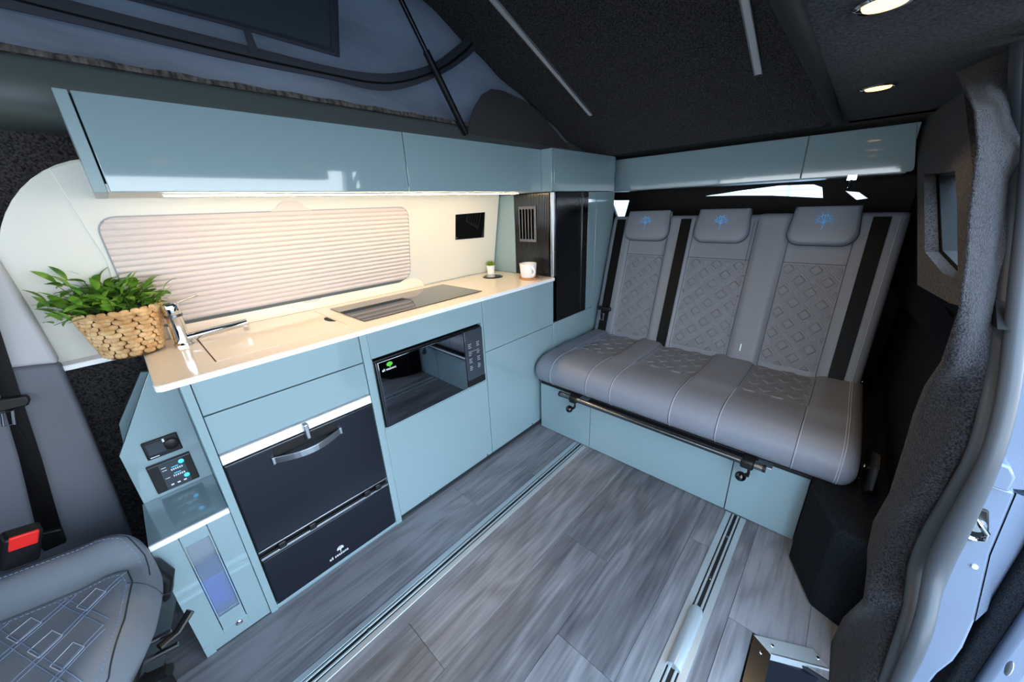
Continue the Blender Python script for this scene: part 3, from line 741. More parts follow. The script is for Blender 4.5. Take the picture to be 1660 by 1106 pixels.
# --- basket with plant
bc = Vector((-.038, 1.566, ZW)); BH = .135; R0, R1 = .066, .094
bk_ = thing('woven_basket', 'woven straw basket holding a leafy plant at the worktop end', 'basket', bc)
MB().lathe([(.004, .002), (R0-.006, .002), (R1-.008, BH-.004), (R1-.012, BH-.004), (R1-.02, BH-.03), (.004, BH-.03)], bc, 28).build('liner', 'wicker_dark', bk_, smooth=True)
NR, NC = 11, 26
sm = MB().ell((0, 0, 0), (.0125, .0048, .0082), 8, 6)
base = None
for r_ in range(NR):
    h = .007+r_*(BH-.01)/(NR-1); R = R0+(R1-R0)*h/BH
    for c_ in range(NC):
        a = 2*PI*(c_+.5*(r_ % 2))/NC
        loc = Vector((R*math.cos(a), R*math.sin(a), h))
        ro = (0, (.30 if (c_ % 2) else -.30), a+PI/2)
        sc = (R*2*PI/NC/.0215, 1, 1.0)
        if base is None:
            base = sm.build('strand', 'wicker', bk_, smooth=True); base.location = loc; base.rotation_euler = ro; base.scale = sc
        else: copy_to(base, bk_, loc, ro, sc)
MB().tube([(bc.x+(R1)*math.cos(2*PI*k/28), bc.y+(R1)*math.sin(2*PI*k/28), bc.z+BH) for k in range(28)], .0055, 8, closed=True).build('rim', 'wicker', bk_, smooth=True)
hd = []
for k in range(11):
    t = k/10; a = -.15
    hd.append((bc.x+R1*.93+.022*math.sin(PI*t)+.012, bc.y-.03+.0*t, bc.z+.118-.105*t))
MB().tube(hd, .008, 8).build('handle', 'rope', bk_, smooth=True)
plant = thing('leafy_plant', 'bushy green plant with pointed leaves growing in the basket', 'plant', bc+Vector((0, 0, BH-.03)))
MB().lathe([(.003, 0), (.07, 0), (.07, .012), (.003, .02)], bc+Vector((0, 0, BH-.03)), 20).build('soil', 'soil', plant)
lf_ = MB()
n_ = 6; rowsL = []
for i in range(n_+1):
    t = i/n_; w = .0088*math.sin(PI*min(1, t*.93+.07))**.9; z = .004*math.sin(PI*t)-.006*t*t
    rowsL.append([Vector((t*.046, -w, z+.0012)), Vector((t*.046, 0, z)), Vector((t*.046, w, z+.0012))])
lf_.grid(rowsL)
leaf0 = None; nleaf = 0
stems = MB(); P0 = WLOC[plant]
random.seed(11)
for k in range(62):
    a = random.uniform(0, 2*PI); rad = random.uniform(.005, .065)
    lean = random.uniform(.1, 1.1) * (1.25 if math.cos(a) < -.1 else .8)
    L_ = random.uniform(.06, .115)*(1.25 if math.cos(a) < -.2 else .95)
    p = P0+Vector((rad*math.cos(a), rad*math.sin(a), .012)); d = Vector((math.cos(a)*math.sin(lean), math.sin(a)*math.sin(lean)*.8, math.cos(lean)+.15)).normalized()
    pts = [p+d*(L_*t)+Vector((0, 0, -.035*t*t*lean)) for t in (0, .35, .7, 1)]
    for q in pts:
        if q.y > 1.612: q.y = 1.612
    stems.tube(pts, [.0014, .0012, .001, .0007], 5)
    for j in range(5):
        if nleaf >= 296: break
        t = .3+.7*j/4; i = min(2, int(t*3)); q = pts[i].lerp(pts[i+1], t*3-i)
        az = a+random.uniform(-1.3, 1.3); el = random.uniform(-.1, .9) if j < 4 else random.uniform(.4, 1.2)
        tipy = q.y+.046*math.sin(az)*math.cos(el)
        if tipy > 1.605: az = -abs(az) if math.sin(az) > 0 else az
        ro = (random.uniform(-.5, .5), -el, az); s_ = random.uniform(.8, 1.2)
        if leaf0 is None:
            leaf0 = lf_.build('leaf', 'leaf', plant, smooth=True, ang=180)
            for v in leaf0.data.vertices: v.co.x += .023
            leaf0.location = q-P0; leaf0.rotation_euler = ro; leaf0.scale = (s_,)*3
        else: copy_to(leaf0, plant, q-P0, ro, (s_,)*3)
        nleaf += 1
stems.build('stems', 'stem', plant, smooth=True)

# --- succulent, disc socket, mug and coaster
sc0 = at((796, 443.5), 'z', ZW); sc0.z = ZW
su = thing('plant_pot', 'tiny white pot with a green succulent on the worktop', 'plant pot', sc0)
MB().lathe([(.002, 0), (.021, 0), (.026, .05), (.023, .05), (.022, .043), (.002, .043)], sc0, 20).build('pot', 'ceramic', su, smooth=True)
for k in range(26):
    a = k*2.4; rr_ = .004+.018*(k/26); el = 1.3-1.0*k/26
    d = Vector((math.cos(a)*math.cos(el), math.sin(a)*math.cos(el), math.sin(el)))
    b0 = sc0+Vector((0, 0, .046))+Vector((d.x*.006, d.y*.006, 0))
    MB().tube([b0, b0+d*.016, b0+d*.032], [.003, .0062, .0012], 6, flat=.6).build('leaf', 'succulent', su, smooth=True)
dk = Vector((1.447, 1.50, ZW))
ds = thing('pop_up_socket', 'flush round black socket disc in the worktop beside the pot', 'socket', dk)
MB().lathe([(.002, .0), (.058, 0), (.058, .0025), (.054, .0045), (.002, .0045)], dk, 32).build('bezel', 'black_plastic', ds, smooth=True)
MB().lathe([(.002, .0045), (.046, .0045), (.045, .006), (.002, .006)], dk, 32).build('cap', 'black_gloss', ds, smooth=True)
ck = Vector((1.517, 1.285, ZW))
MB().lathe([(.003, 0), (.055, 0), (.056, .004), (.055, .008), (.003, .008)], ck, 32).build('cork_coaster', 'cork', bevel=0, smooth=True, label='round cork coaster under the white mug', cat='coaster')
mk = ck+Vector((-.002, .004, .0082))
mg = thing('coffee_mug', 'white ceramic mug on a cork coaster at the worktop end', 'mug', mk)
MB().lathe([(.002, 0), (.036, 0), (.041, .006), (.047, .07), (.0475, .075), (.044, .075), (.0425, .068), (.037, .01), (.002, .008)], mk, 32).build('cup', 'ceramic', mg, smooth=True)
hn = [(mk.x-.336*(.042+.028*math.sin(PI*t)), mk.y-.94*(.042+.028*math.sin(PI*t)), mk.z+.060-.046*t) for t in [i/8 for i in range(9)]]
MB().tube(hn, .005, 8, flat=1.3).build('handle', 'ceramic', mg, smooth=True)

# --- blind on the lining panel
bd = thing('pleated_blind', 'closed pleated window blind lit from above', 'blind', (.5, 1.62, .935))
def onwall(x, z, off): return Vector((x, wall_y(z)-.006-off, z))
BX0, BX1, BZ0, BZ1 = -.008, .99, .932, 1.268
npl = 19
def rrect(x0, x1, z0, z1, r, n=6):
    P = []
    for cx_, cz_, a0 in ((x1-r, z1-r, 0), (x0+r, z1-r, 90), (x0+r, z0+r, 180), (x1-r, z0+r, 270)):
        for k in range(n+1):
            a = math.radians(a0+90*k/n); P.append((cx_+r*math.cos(a), cz_+r*math.sin(a)))
    return P
def frame_ring(o_, i_, off, th, name, m_, parent):
    n = len(o_); V = [onwall(x, z, off) for x, z in o_]+[onwall(x, z, off) for x, z in i_]; V += [v+Vector((0, -th, 0)) for v in V]; F = []
    for i in range(n):
        j = (i+1) % n
        F += [(i, j, n+j, n+i), (2*n+i, 3*n+i, 3*n+j, 2*n+j), (n+i, n+j, 3*n+j, 3*n+i), (i, 2*n+i, 2*n+j, j)]
    return MB().add(V, F).build(name, m_, parent, smooth=True)
frame_ring(rrect(BX0-.004, BX1+.004, BZ0-.004, BZ1+.004, .045), rrect(BX0, BX1, BZ0, BZ1, .042), 0, .003, 'blind_edge', 'print_grey', bd)
R_ = .042
for k in range(npl):
    z0 = BZ0+(BZ1-BZ0)*k/npl; z1 = BZ0+(BZ1-BZ0)*(k+1)/npl; zm = (z0+z1)/2
    def ext(z):
        d = max(0, R_-min(z-BZ0, BZ1-z)); return R_-math.sqrt(max(0, R_*R_-d*d))
    e0, em, e1 = ext(z0+.0001), ext(zm), ext(z1-.0001)
    G = [[onwall(BX0+e0, z0, .002), onwall(BX0+em, zm-.002, .0085), onwall(BX0+em, zm+.002, .0085), onwall(BX0+e1, z1, .002)],
         [onwall(BX1-e0, z0, .002), onwall(BX1-em, zm-.002, .0085), onwall(BX1-em, zm+.002, .0085), onwall(BX1-e1, z1, .002)]]
    MB().grid(G, (0, .0015, 0)).build('pleat', 'blind_light', bd)
MB().sheet([onwall(x, z, .0) for x, z in ((.06, BZ0-.014), (.93, BZ0-.014), (.96, BZ0-.002), (.03, BZ0-.002))], (0, -.004, 0)).build('dark_strip', 'trim_dark', bd)  # thin dark strip along the blind's lower edge
tb = [(.425, 1.27), (.445, 1.283), (.46, 1.298), (.475, 1.305), (.515, 1.305), (.53, 1.298), (.545, 1.283), (.565, 1.27)]
MB().sheet([onwall(x, z, 0) for x, z in tb], (0, -.004, 0)).build('pull_tab', 'blind_light', bd)

# --- black glass panel on the wall
wp = [at(p, 'y', 1.60) for p in [(738, 348), (785.5, 344), (784, 385), (738, 389)]]
wp = [atp(p, (0, wall_y(1.1)-.006, 1.1), (0, 1, .19)) for p in [(738, 348), (785.5, 344), (784, 385), (738, 389)]]
MB().sheet(wp, (0, -.004, 0)).build('wall_display', 'black_gloss', bevel=.001, label='small black glass display on the cream wall above the pot', cat='display')

# --- overhead cabinet
UY = 1.257; UZ0, UZ1 = 1.318, 1.514
oc = thing('overhead_cabinet', 'long pale teal gloss overhead cabinet above the worktop', 'cabinet', (.8, UY, UZ0))
box('end_panel', 'teal_edge', oc, (.010, .031, UY-.001, 1.57, UZ0, UZ1), .001)
box('carcass', 'dark_gap', oc, (.031, 1.598, UY+.021, 1.55, UZ0+.019, UZ1-.002), 0)
box('bottom_board', 'cream', oc, (.031, 1.598, UY+.002, 1.575, UZ0+.0005, UZ0+.018), .001)
box('door', 'teal', oc, (.0345, .8085, UY, UY+.019, UZ0+.001, UZ1), .0015)
box('door', 'teal', oc, (.8115, 1.5975, UY, UY+.019, UZ0+.001, UZ1), .0015)
ls = thing('led_strip_light', 'lit warm strip light under the overhead cabinet', 'strip light', (.8, 1.33, UZ0-.006))
box('channel', 'alu', ls, (.125, 1.50, 1.322, 1.340, UZ0-.004, UZ0), .001)
box('diffuser', 'led', ls, (.13, 1.495, 1.325, 1.337, UZ0-.0065, UZ0-.004), .001)

# --- wardrobe with tambour door around the corner
wdx0, wdx1 = 1.615, 1.955
wb = thing('tambour_wardrobe', 'corner wardrobe with glossy black roll door between worktop and bench', 'wardrobe', (1.8, YK, .61))
box('carcass', 'trim_black', wb, (wdx0+.03, 2.25, YK+.045, 1.60, .612, 1.313), 0)
box('side_panel', 'teal_edge', wb, (1.613, 1.64, 1.468, 1.655, .8755, 1.313), .001)
box('front_post', 'teal', wb, (1.956, 2.042, YK, YK+.02, .610, 1.313), .0015)
box('return_panel', 'teal', wb, (2.045, 2.262, YK-.002, YK+.02, .45, 1.313), .0015)
def ribbed(path, z0, z1, name, parent, pitch=.0105, depth=.0009):
    P = [Vector((a, b_, 0)) for a, b_ in path]; L_ = [0]
    for i in range(1, len(P)): L_.append(L_[-1]+(P[i]-P[i-1]).length)
    tot = L_[-1]; n = int(tot/pitch); G = []
    def pos(s):
        for i in range(1, len(P)):
            if s <= L_[i]+1e-9:
                t = (s-L_[i-1])/(L_[i]-L_[i-1]); d = (P[i]-P[i-1]).normalized(); return P[i-1].lerp(P[i], t), Vector((d.y, -d.x, 0))
        return P[-1], Vector((0, -1, 0))
    for k in range(n):
        for f, h in ((.02, 0), (.1, .6), (.25, 1.1), (.5, 1.35), (.75, 1.1), (.9, .6), (.98, 0)):
            p, nn = pos((k+f)*tot/n); q = p+nn*(depth*h)
            G.append([Vector((q.x, q.y, z0)), Vector((q.x, q.y, z1))])
    return MB().grid(G).build(name, 'tambour', parent, smooth=True, ang=60)
arc = [(wdx0+.022-.022*math.cos(math.radians(a)), YK+.022-.022*math.sin(math.radians(a))) for a in range(0, 91, 15)]
tmb = ribbed([(wdx0, 1.466), (wdx0, YK+.03)], .8755, 1.312, 'side_tambour', wb)
MB().grid([[Vector((a, b_, .8755 if i < 4 else .8755)), Vector((a, b_, 1.312))] for i, (a, b_) in enumerate(arc)]).build('corner_strip', 'alu_dark', wb, smooth=True, ang=180)
ribbed([(wdx0+.024, YK), (wdx1, YK)], .612, 1.312, 'front_tambour', wb)
box('tambour_edge', 'alu_dark', wb, (1.885, 1.889, YK-.006, YK+.001, .612, 1.312), .001)
vt = thing('wall_vent', 'slotted dark vent on the tambour side above the mug', 'vent', (1.61, 1.37, 1.09))
vx = 1.6105
for k in range(5):
    y = 1.415-.022*k; box('slot', 'void', vt, (vx-.0015, vx+.002, y-.007, y+.007, 1.075, 1.235), 0)
box('backing', 'pillar_dark', vt, (vx, vx+.0022, 1.305, 1.43, 1.06, 1.25), .001)
# --- corner locker above the wardrobe
cl = thing('corner_locker', 'boxy pale teal gloss locker in the corner above the wardrobe', 'locker', (1.9, YK, 1.316))
box('front_panel', 'teal', cl, (1.622, 2.258, YK, YK+.02, 1.316, 1.514), .002)
box('side_panel', 'teal', cl, (1.6005, 1.6195, YK+.0005, UY+.30, 1.316, 1.514), .002)
box('carcass', 'dark_gap', cl, (1.62, 2.3, YK+.021, 1.55, 1.3165, 1.512), 0)
# --- rear lockers
RX = 2.372
rl = thing('rear_locker', 'wide pale teal gloss locker high above the bench backrest', 'locker', (RX, .6, 1.318))
box('door', 'teal', rl, (RX, RX+.019, .262, 1.30, 1.320, 1.505), .002)
MB().prism([(.258, 1.320), (.258, 1.505), (-.075, 1.505), (-.085, 1.500), (-.089, 1.490), (-.118, 1.345), (-.1195, 1.328), (-.112, 1.320)], 'x', RX, RX+.019).build('door', 'teal', rl, bevel=.0015)
box('carcass', 'teal_edge', rl, (RX+.021, 2.70, -.10, 1.30, 1.316, 1.508), .001)
ct = thing('locker_catch', 'chrome swivel catch hanging under the rear locker', 'catch', at((1380, 290), 'x', RX+.01))
c0 = at((1381, 289), 'x', RX-.002)
box('plate', 'chrome', ct, (RX-.004, RX+.012, c0.y-.018, c0.y+.018, c0.z-.010, c0.z+.016), .002)
c1 = at((1376, 305), 'x', RX-.01)
MB().tube([(RX, c0.y, c0.z-.008), tuple(c1)], .006, 8).build('stem', 'chrome', ct, smooth=True)
pd = [at(p, 'x', RX-.02) for p in [(1369, 309), (1393, 311), (1409, 322), (1388, 325)]]
MB().sheet(pd, (.03, 0, -.006)).build('paddle', 'alu', ct, bevel=.002)

# --- low front unit with control panels
fu = thing('front_unit', 'low pale teal end unit with shelf and frosted pane beside the front seat', 'cabinet', (-.07, YK, 0))
fx0, fx1 = -.156, .016; zs = .458
box('shelf', 'teal', fu, (fx0, fx1, YK+.004, 1.412, zs-.016, zs), .001)
box('shelf_edge', 'white', fu, (fx0, fx1, YK-.003, YK+.004, zs-.016, zs+.0005), .0008)
MB().prism([(-.152, zs), (-.152, .632), (-.024, .857), (.016, .857), (.016, zs)], 'y', 1.411, 1.428).build('back_panel', 'teal', fu, bevel=.001)
MB().sheet([at(p, 'y', 1.55) for p in [(193, 688), (228, 604), (280, 600), (280, 800), (236, 812), (207, 750)]], (0, .015, 0)).build('rear_gusset', 'teal', fu)
box('side_panel', 'teal', fu, (fx0, fx0+.016, YK+.004, 1.60, 0, zs-.017), .001)
box('front_stile', 'teal', fu, (fx0, -.102, YK, YK+.016, .038, zs-.0175), .001)
box('front_stile', 'teal', fu, (-.039, fx1, YK, YK+.016, .038, zs-.0175), .001)
dm = MB().box(-.1, -.041, YK+.001, YK+.015, .402, .440).box(-.1, -.041, YK+.001, YK+.015, .058, .112).box(-.1, -.097, YK+.001, YK+.015, .112, .402).box(-.044, -.041, YK+.001, YK+.015, .112, .402)
dd = dm.build('door', 'teal', fu)
box('pane', 'frost', dd, (-.0965, -.0445, YK+.006, YK+.009, .1125, .4015), 0)
MB().lathe([(.009, 0), (.009, -.003), (.006, -.005), (.003, -.0045)], (-.062, YK+.0005, .048), 16, 'y').build('push_catch', 'chrome', fu, smooth=True)
box('plinth', 'teal', fu, (fx0+.012, fx1, YK+.002, YK+.018, .002, .0565), .001)
box('foot', 'teal', fu, (fx0, fx0+.024, YK-.002, YK+.018, 0, .040), .001)
box('cabinet_back', 'cream', fu, (fx0+.02, fx1, 1.36, 1.37, .04, zs-.02), 0)
bb_ = MB().box(-.115, .0, YK+.05, YK+.14, .05, .222).build('blue_container', 'blue_box', bevel=.006, label='bright blue container behind the frosted pane', cat='container')
# controls
h1 = thing('heater_control', 'small black heater control with a round dial on the end unit', 'control panel', (-.065, 1.411, .59))
yf = 1.4105
box('case', 'black_plastic', h1, (-.105, -.025, yf-.008, yf, .589, .648), .003)
box('screen', 'screen', h1, (-.098, -.060, yf-.0086, yf-.007, .603, .640), .0005)
MB().lathe([(.0165, .0), (.0165, -.007), (.013, -.009), (.002, -.009)], (-.044, yf-.008, .620), 24, 'y').build('dial', 'black_plastic', h1, smooth=True)
box('key', 'white', h1, (-.061, -.056, yf-.0088, yf-.007, .632, .643), .0005)
box('legend', 'print_white', h1, (-.098, -.078, yf-.0086, yf-.007, .594, .5965), 0)
h2 = thing('power_control', 'larger black touch panel with blue buttons on the end unit', 'control panel', (-.066, 1.411, .472))
box('case', 'black_plastic', h2, (-.116, -.016, yf-.008, yf, .472, .571), .002)
box('face', 'screen', h2, (-.092, -.034, yf-.0085, yf-.007, .475, .563), .0005)
box('top_groove', 'alu_dark', h2, (-.115, -.017, yf-.0085, yf-.007, .5645, .5665), 0)
for z in (.552, .500): MB().lathe([(.0068, 0), (.0068, -.0008), (.002, -.001)], (-.041, yf-.0085, z), 16, 'y').build('button', 'screen_blue', h2)
for z in (.535, .513):
    for k in range(6): box('gauge_tick', 'print_white', h2, (-.069+.0048*k, -.066+.0048*k, yf-.0089, yf-.008, z-.003, z+.003), 0)
    box('gauge_bar', 'screen_blue', h2, (-.066, -.050, yf-.0089, yf-.008, z+.007, z+.009), 0)
for z in (.549, .540, .512): box('legend', 'print_white', h2, (-.088, -.077, yf-.0089, yf-.008, z, z+.0018), 0)
for k in range(3): box('legend', 'print_white', h2, (-.082+.015*k, -.075+.015*k, yf-.0089, yf-.008, .484, .489), 0)

# ================================================================== BENCH SEAT
BXF = 1.456
bn = thing('bench_cabinet', 'pale teal gloss panelled base under the rear bench', 'bench base', (BXF, .55, 0))
box('carcass', 'dark_gap', bn, (BXF+.02, 2.3, -.05, 1.16, .005, .30), 0)
for a, b_ in ((.8375, 1.165), (.1765, .8345), (-.062, .1735)):
    box('front_panel', 'teal', bn, (BXF, BXF+.018, a, b_, .003, .318), .0015)
box('end_panel', 'teal', bn, (BXF+.018, 2.28, -.062, -.046, .003, .318), .0015)
bs = thing('rear_bench', 'three-place grey leather bench with quilted panels and blue tree emblems', 'bench seat', (1.8, .5, .32))
Y0, Y1 = -.165, 1.182
QS = [(.84, 1.06), (.428, .708), (.0, .248)]           # cushion quilts (y ranges)
QB = [(.805, 1.03), (.375, .67), (.005, .235)]         # backrest quilts
SECT = [(1.56, .312), (1.47, .312), (1.435, .318), (1.412, .338), (1.402, .368), (1.404, .405), (1.418, .436), (1.443, .458), (1.48, .470), (1.53, .475), (1.59, .472), (1.65, .463), (1.70, .453), (1.78, .448), (1.88, .446), (1.98, .446), (2.06, .448), (2.10, .446)]
def resample(P, n):
    L_ = [0]
    for i in range(1, len(P)): L_.append(L_[-1]+math.hypot(P[i][0]-P[i-1][0], P[i][1]-P[i-1][1]))
    out = []
    for k in range(n):
        s = L_[-1]*k/(n-1); out.append((lerp(s, L_, [p[0] for p in P]), lerp(s, L_, [p[1] for p in P])))
    return out
SEC = resample(SECT, 54)
for _ in range(2): SEC = [SEC[0]]+[((SEC[i-1][0]+2*SEC[i][0]+SEC[i+1][0])/4, (SEC[i-1][1]+2*SEC[i][1]+SEC[i+1][1])/4) for i in range(1, len(SEC)-1)]+[SEC[-1]]
def inq(y, Q, s=.012):
    return max(sstep(a-s, a+s, y)*(1-sstep(b_-s, b_+s, y)) for a, b_ in Q)
def sec_pt(k, y):
    x, z = SEC[k]
    if k > 20:
        f = sstep(1.56, 1.70, x)
        z += f*(.022*(1-inq(y, QS, .02)))
    d = min(y-Y0, Y1-y); R_ = .045
    if d < R_:
        t = 1-math.sqrt(max(0, 1-(1-d/R_)**2)); cz = .385
        z = z+(cz-z)*t*.62; x = x+(.035*t if x < 1.5 else 0)
    return Vector((x, y, z))
ys = sorted(set([Y0+.0008*1, Y1-.0008]+[Y0+.045*(i/7)**1.6 for i in range(8)]+[Y1-.045*(i/7)**1.6 for i in range(8)]+[Y0+.05+(Y1-Y0-.1)*i/84 for i in range(85)]))
G = [[sec_pt(k, y) for y in ys] for k in range(len(SEC))]
bot = [[Vector((p.x, p.y, min(p.z, .312))) if False else Vector((1.56+(p.x-1.56)*.3 if p.x < 1.56 else p.x, p.y, .316)) for p in row] for row in G]
cu_ = MB().grid(G, bot).build('seat_cushion', 'leather', bs, smooth=True, ang=60)
box('cushion_pan', 'trim_black', bs, (1.44, 2.12, Y0+.03, Y1-.03, .300, .3155), .004)
# seams over the front roll
def seam(y, k0, k1, mat_='stitch', dy=0.0, r=.0011, parent=None):
    pts = []
    for k in range(k0, k1):
        p = sec_pt(k, y); q = sec_pt(min(k+1, len(SEC)-1), y); t = (q-p).normalized() if (q-p).length > 0 else Vector((1, 0, 0))
        nrm = Vector((-t.z, 0, t.x)); pts.append(p+nrm*.0004+Vector((0, dy, 0)))
    MB().tube(pts, r, 6).build('seam', mat_, parent or cu_, smooth=True)
kf = min(range(20, len(SEC)), key=lambda k: abs(SEC[k][0]-1.69))
for a, b_ in QS:
    for y in (a, b_):
        seam(y, 4, kf); seam(y, 4, kf, 'piping', .004, .0008)
        seam(y, kf, len(SEC)-3, 'piping')
seam(Y0+.05, 4, len(SEC)-3); seam(Y0+.043, 4, len(SEC)-3)
# quilting: relief of crossing double lines with raised lozenges
def quilt(u, v, d=.104):
    p = (u+v)/d; q = (u-v)/d
    fp_ = abs(p-round(p)); fq = abs(q-round(q))        # distance to the nearest seam line, in cells
    g_ = lambda f, c, w: math.exp(-((f-c)/w)**2)
    h = -g_(fp_, .065, .03)-g_(fq, .065, .03)
    m_ = min(fp_, fq)
    h -= 1.1*g_(m_, .205, .035)
    h += .9*sstep(.22, .29, m_)-.35*sstep(.32, .5, m_)
    return .0044*h
for a, b_ in QS:
    nx, ny = 96, 72; x0, x1 = 1.705, 2.035; G = []
    for i in range(nx+1):
        x = x0+(x1-x0)*i/nx
        zz = lerp(x, [p[0] for p in SEC[30:]], [p[1] for p in SEC[30:]])
        row = []
        for j in range(ny+1):
            y = a+.004+(b_-a-.008)*j/ny; ed = min(i, nx-i, j, ny-j)
            row.append(Vector((x, y, zz+.002+(quilt(y, x) if ed > 0 else -.004))))
        G.append(row)
    MB().grid(G, (0, 0, -.006)).build('quilted_seat_panel', 'leather_q', bs, smooth=True, ang=60)
# backrest
A_ = Vector((2.03, 0, .47)); U_ = Vector((.20, 0, .72)).normalized(); N_ = Vector((-U_.z, 0, U_.x))
def bpt(y, v, w): return A_+U_*v+N_*w+Vector((0, y, 0))
BY0, BY1, VT = -.148, 1.172, .728
def bw(y, v):
    w = .0
    w -= .012*inq(y, QB, .012)*sstep(-.1, .0, v)
    w += .010*(sstep(.235, .262, y)*(1-sstep(.345, .375, y)))
    d = min(y-BY0, BY1-y); R_ = .035
    if d < R_: w -= R_*(1-math.sqrt(max(0, 1-(1-max(0, d)/R_)**2)))
    d = VT-v; R_ = .03
    if d < R_: w -= R_*(1-math.sqrt(max(0, 1-(1-max(0, d)/R_)**2)))
    return w
ys = sorted(set([BY0+.035*(i/6)**1.6 for i in range(7)]+[BY1-.035*(i/6)**1.6 for i in range(7)]+[BY0+.04+(BY1-BY0-.08)*i/110 for i in range(111)]))
vs_ = [-.06+(.70+.06)*i/40 for i in range(41)]+[VT-.03+.03*(1-(1-i/6)**1.6) for i in range(1, 7)]
G = [[bpt(y, v, bw(y, v)) for y in ys] for v in vs_]
Bk = [[bpt(y, v, -.10) for y in ys] for v in vs_]
br = MB().grid(G, Bk).build('backrest', 'leather', bs, smooth=True, ang=50)
def bline(y0, v0, y1, v1, mat_='piping', r=.0014, off=.0004):
    pts = [bpt(y0+(y1-y0)*t, v0+(v1-v0)*t, bw(y0+(y1-y0)*t, v0+(v1-v0)*t)+off) for t in [i/24 for i in range(25)]]
    MB().tube(pts, r, 6).build('seam', mat_, br, smooth=True)
for a, b_ in QB:
    for y in (a, b_): bline(y, -.02, y, .715)
    bline(a, .497, b_, .497)
bline(.392, -.02, .392, .715, r=.001); bline(-.118, 0, -.118, .70, 'stitch', .0009)
for a, b_ in QB:
    nx, ny = 140, 76; G = []
    for i in range(nx+1):
        v = .005+(.49-.005)*i/nx; row = []
        for j in range(ny+1):
            y = a+.004+(b_-a-.008)*j/ny; ed = min(i, nx-i, j, ny-j)
            row.append(bpt(y, v, -.009+(quilt(y, v) if ed > 0 else -.004)))
        G.append(row)
    MB().grid(G, tuple(-N_*.006)).build('quilted_back_panel', 'leather_q', bs, smooth=True, ang=60)
# headrest pads
for a, b_ in ((.80, 1.065), (.403, .662), (-.006, .246)):
    v0, v1 = .577, .748; r_ = .055
    out = [(b_-.012, v1), (a+.012, v1)]
    for k in range(8): an = math.radians(180+90*k/7); out.append((a+r_+r_*math.cos(an), v0+r_+r_*math.sin(an)))
    for k in range(8): an = math.radians(270+90*k/7); out.append((b_-r_+r_*math.cos(an), v0+r_+r_*math.sin(an)))
    out = out[:1]+out[1:]
    cy, cv_ = (a+b_)/2, (v0+v1)/2
    lay = [(1.0, -.03), (1.0, .008), (.985, .020), (.95, .029), (.86, .034), (.5, .037), (.02, .038)]
    mb = MB(); n = len(out); V = []
    for s_, w in lay: V += [bpt(cy+(y-cy)*s_, cv_+(v-cv_)*s_, w) for y, v in out]
    F = [(i*n+j, i*n+(j+1) % n, (i+1)*n+(j+1) % n, (i+1)*n+j) for i in range(len(lay)-1) for j in range(n)]+[tuple(range(n)), tuple(range((len(lay)-1)*n, len(lay)*n))]
    hp_ = mb.add(V, F).build('headrest', 'leather', bs, smooth=True, ang=45)
    pth = [bpt(y, v, .004) for y, v in out[1:]]+[bpt(*out[0], .004)]
    MB().tube(pth, .0028, 8).build('piping', 'piping', hp_, smooth=True)
    tree_mesh('tree_emblem', 'emblem', hp_, bpt(cy, v0+.063, .0375), (0, -1, 0), U_, .070, .032)
# belts
for n_b, yb_ in enumerate((1.104, .716, -.064)):
    lab = ('black lap belt webbing at the kitchen end of the bench back', 'black belt webbing down the bench back between two quilted panels', 'black belt webbing at the door end of the bench back')[n_b]
    t = thing('seat_belt', lab, 'seat belt', bpt(yb_, .0, .0), 'bench seat belts')
    G = [[bpt(yb_+dy, v, max(bw(yb_-.026, v), bw(yb_+.026, v))+.004+(.0 if v < .72 else -.02)) for dy in (-.028, -.01, .01, .028)] for v in [-.03+.755*i/30 for i in range(31)]]
    MB().grid(G, tuple(N_*.0016)).build('webbing', 'belt', t)
    if n_b == 0:
        c_ = bpt(yb_, .14, .018)
        MB().box(c_.x-.01, c_.x+.01, c_.y-.045, c_.y+.045, c_.z-.014, c_.z+.012).build('tongue_grip', 'black_plastic', t, bevel=.006, seg=3)
        bb = bpt(yb_+.012, .085, .012)
        MB().tube([(bb.x, bb.y-.013, bb.z+.022), (bb.x, bb.y+.013, bb.z+.022), (bb.x, bb.y+.011, bb.z-.022), (bb.x, bb.y-.011, bb.z-.022)], .0045, 8, closed=True).build('tongue', 'chrome', t, smooth=True)
# pull loop, side bracket
MB().tube([bpt(.318, .04, .0125), bpt(.318, .075, .0125)], .003, 6).build('pull_tab', 'alu', br, smooth=True)
sb = [at(p, 'y', -.185) for p in [(1404, 728), (1421, 735), (1418, 760), (1407, 795), (1390, 800), (1396, 770)]]
MB().sheet(sb, (0, -.012, 0)).build('side_bracket', 'black_plastic', bs, bevel=.003)
for p in [(1391, 777), (1401, 756)]:
    c_ = at(p, 'y', -.178); MB().ell(c_, (.008, .007, .008), 10, 8).build('bolt', 'chrome', bs, smooth=True)
c_ = at((1398, 619), 'y', -.155); MB().ell(c_, (.008, .008, .008), 10, 8).build('pivot_bolt', 'chrome', bs, smooth=True)
MB().lathe([(.03, 0), (.03, .012), (.012, .016)], (1.50, 1.182, .37), 16, 'y').build('pivot_cap', 'black_plastic', bs, smooth=True)
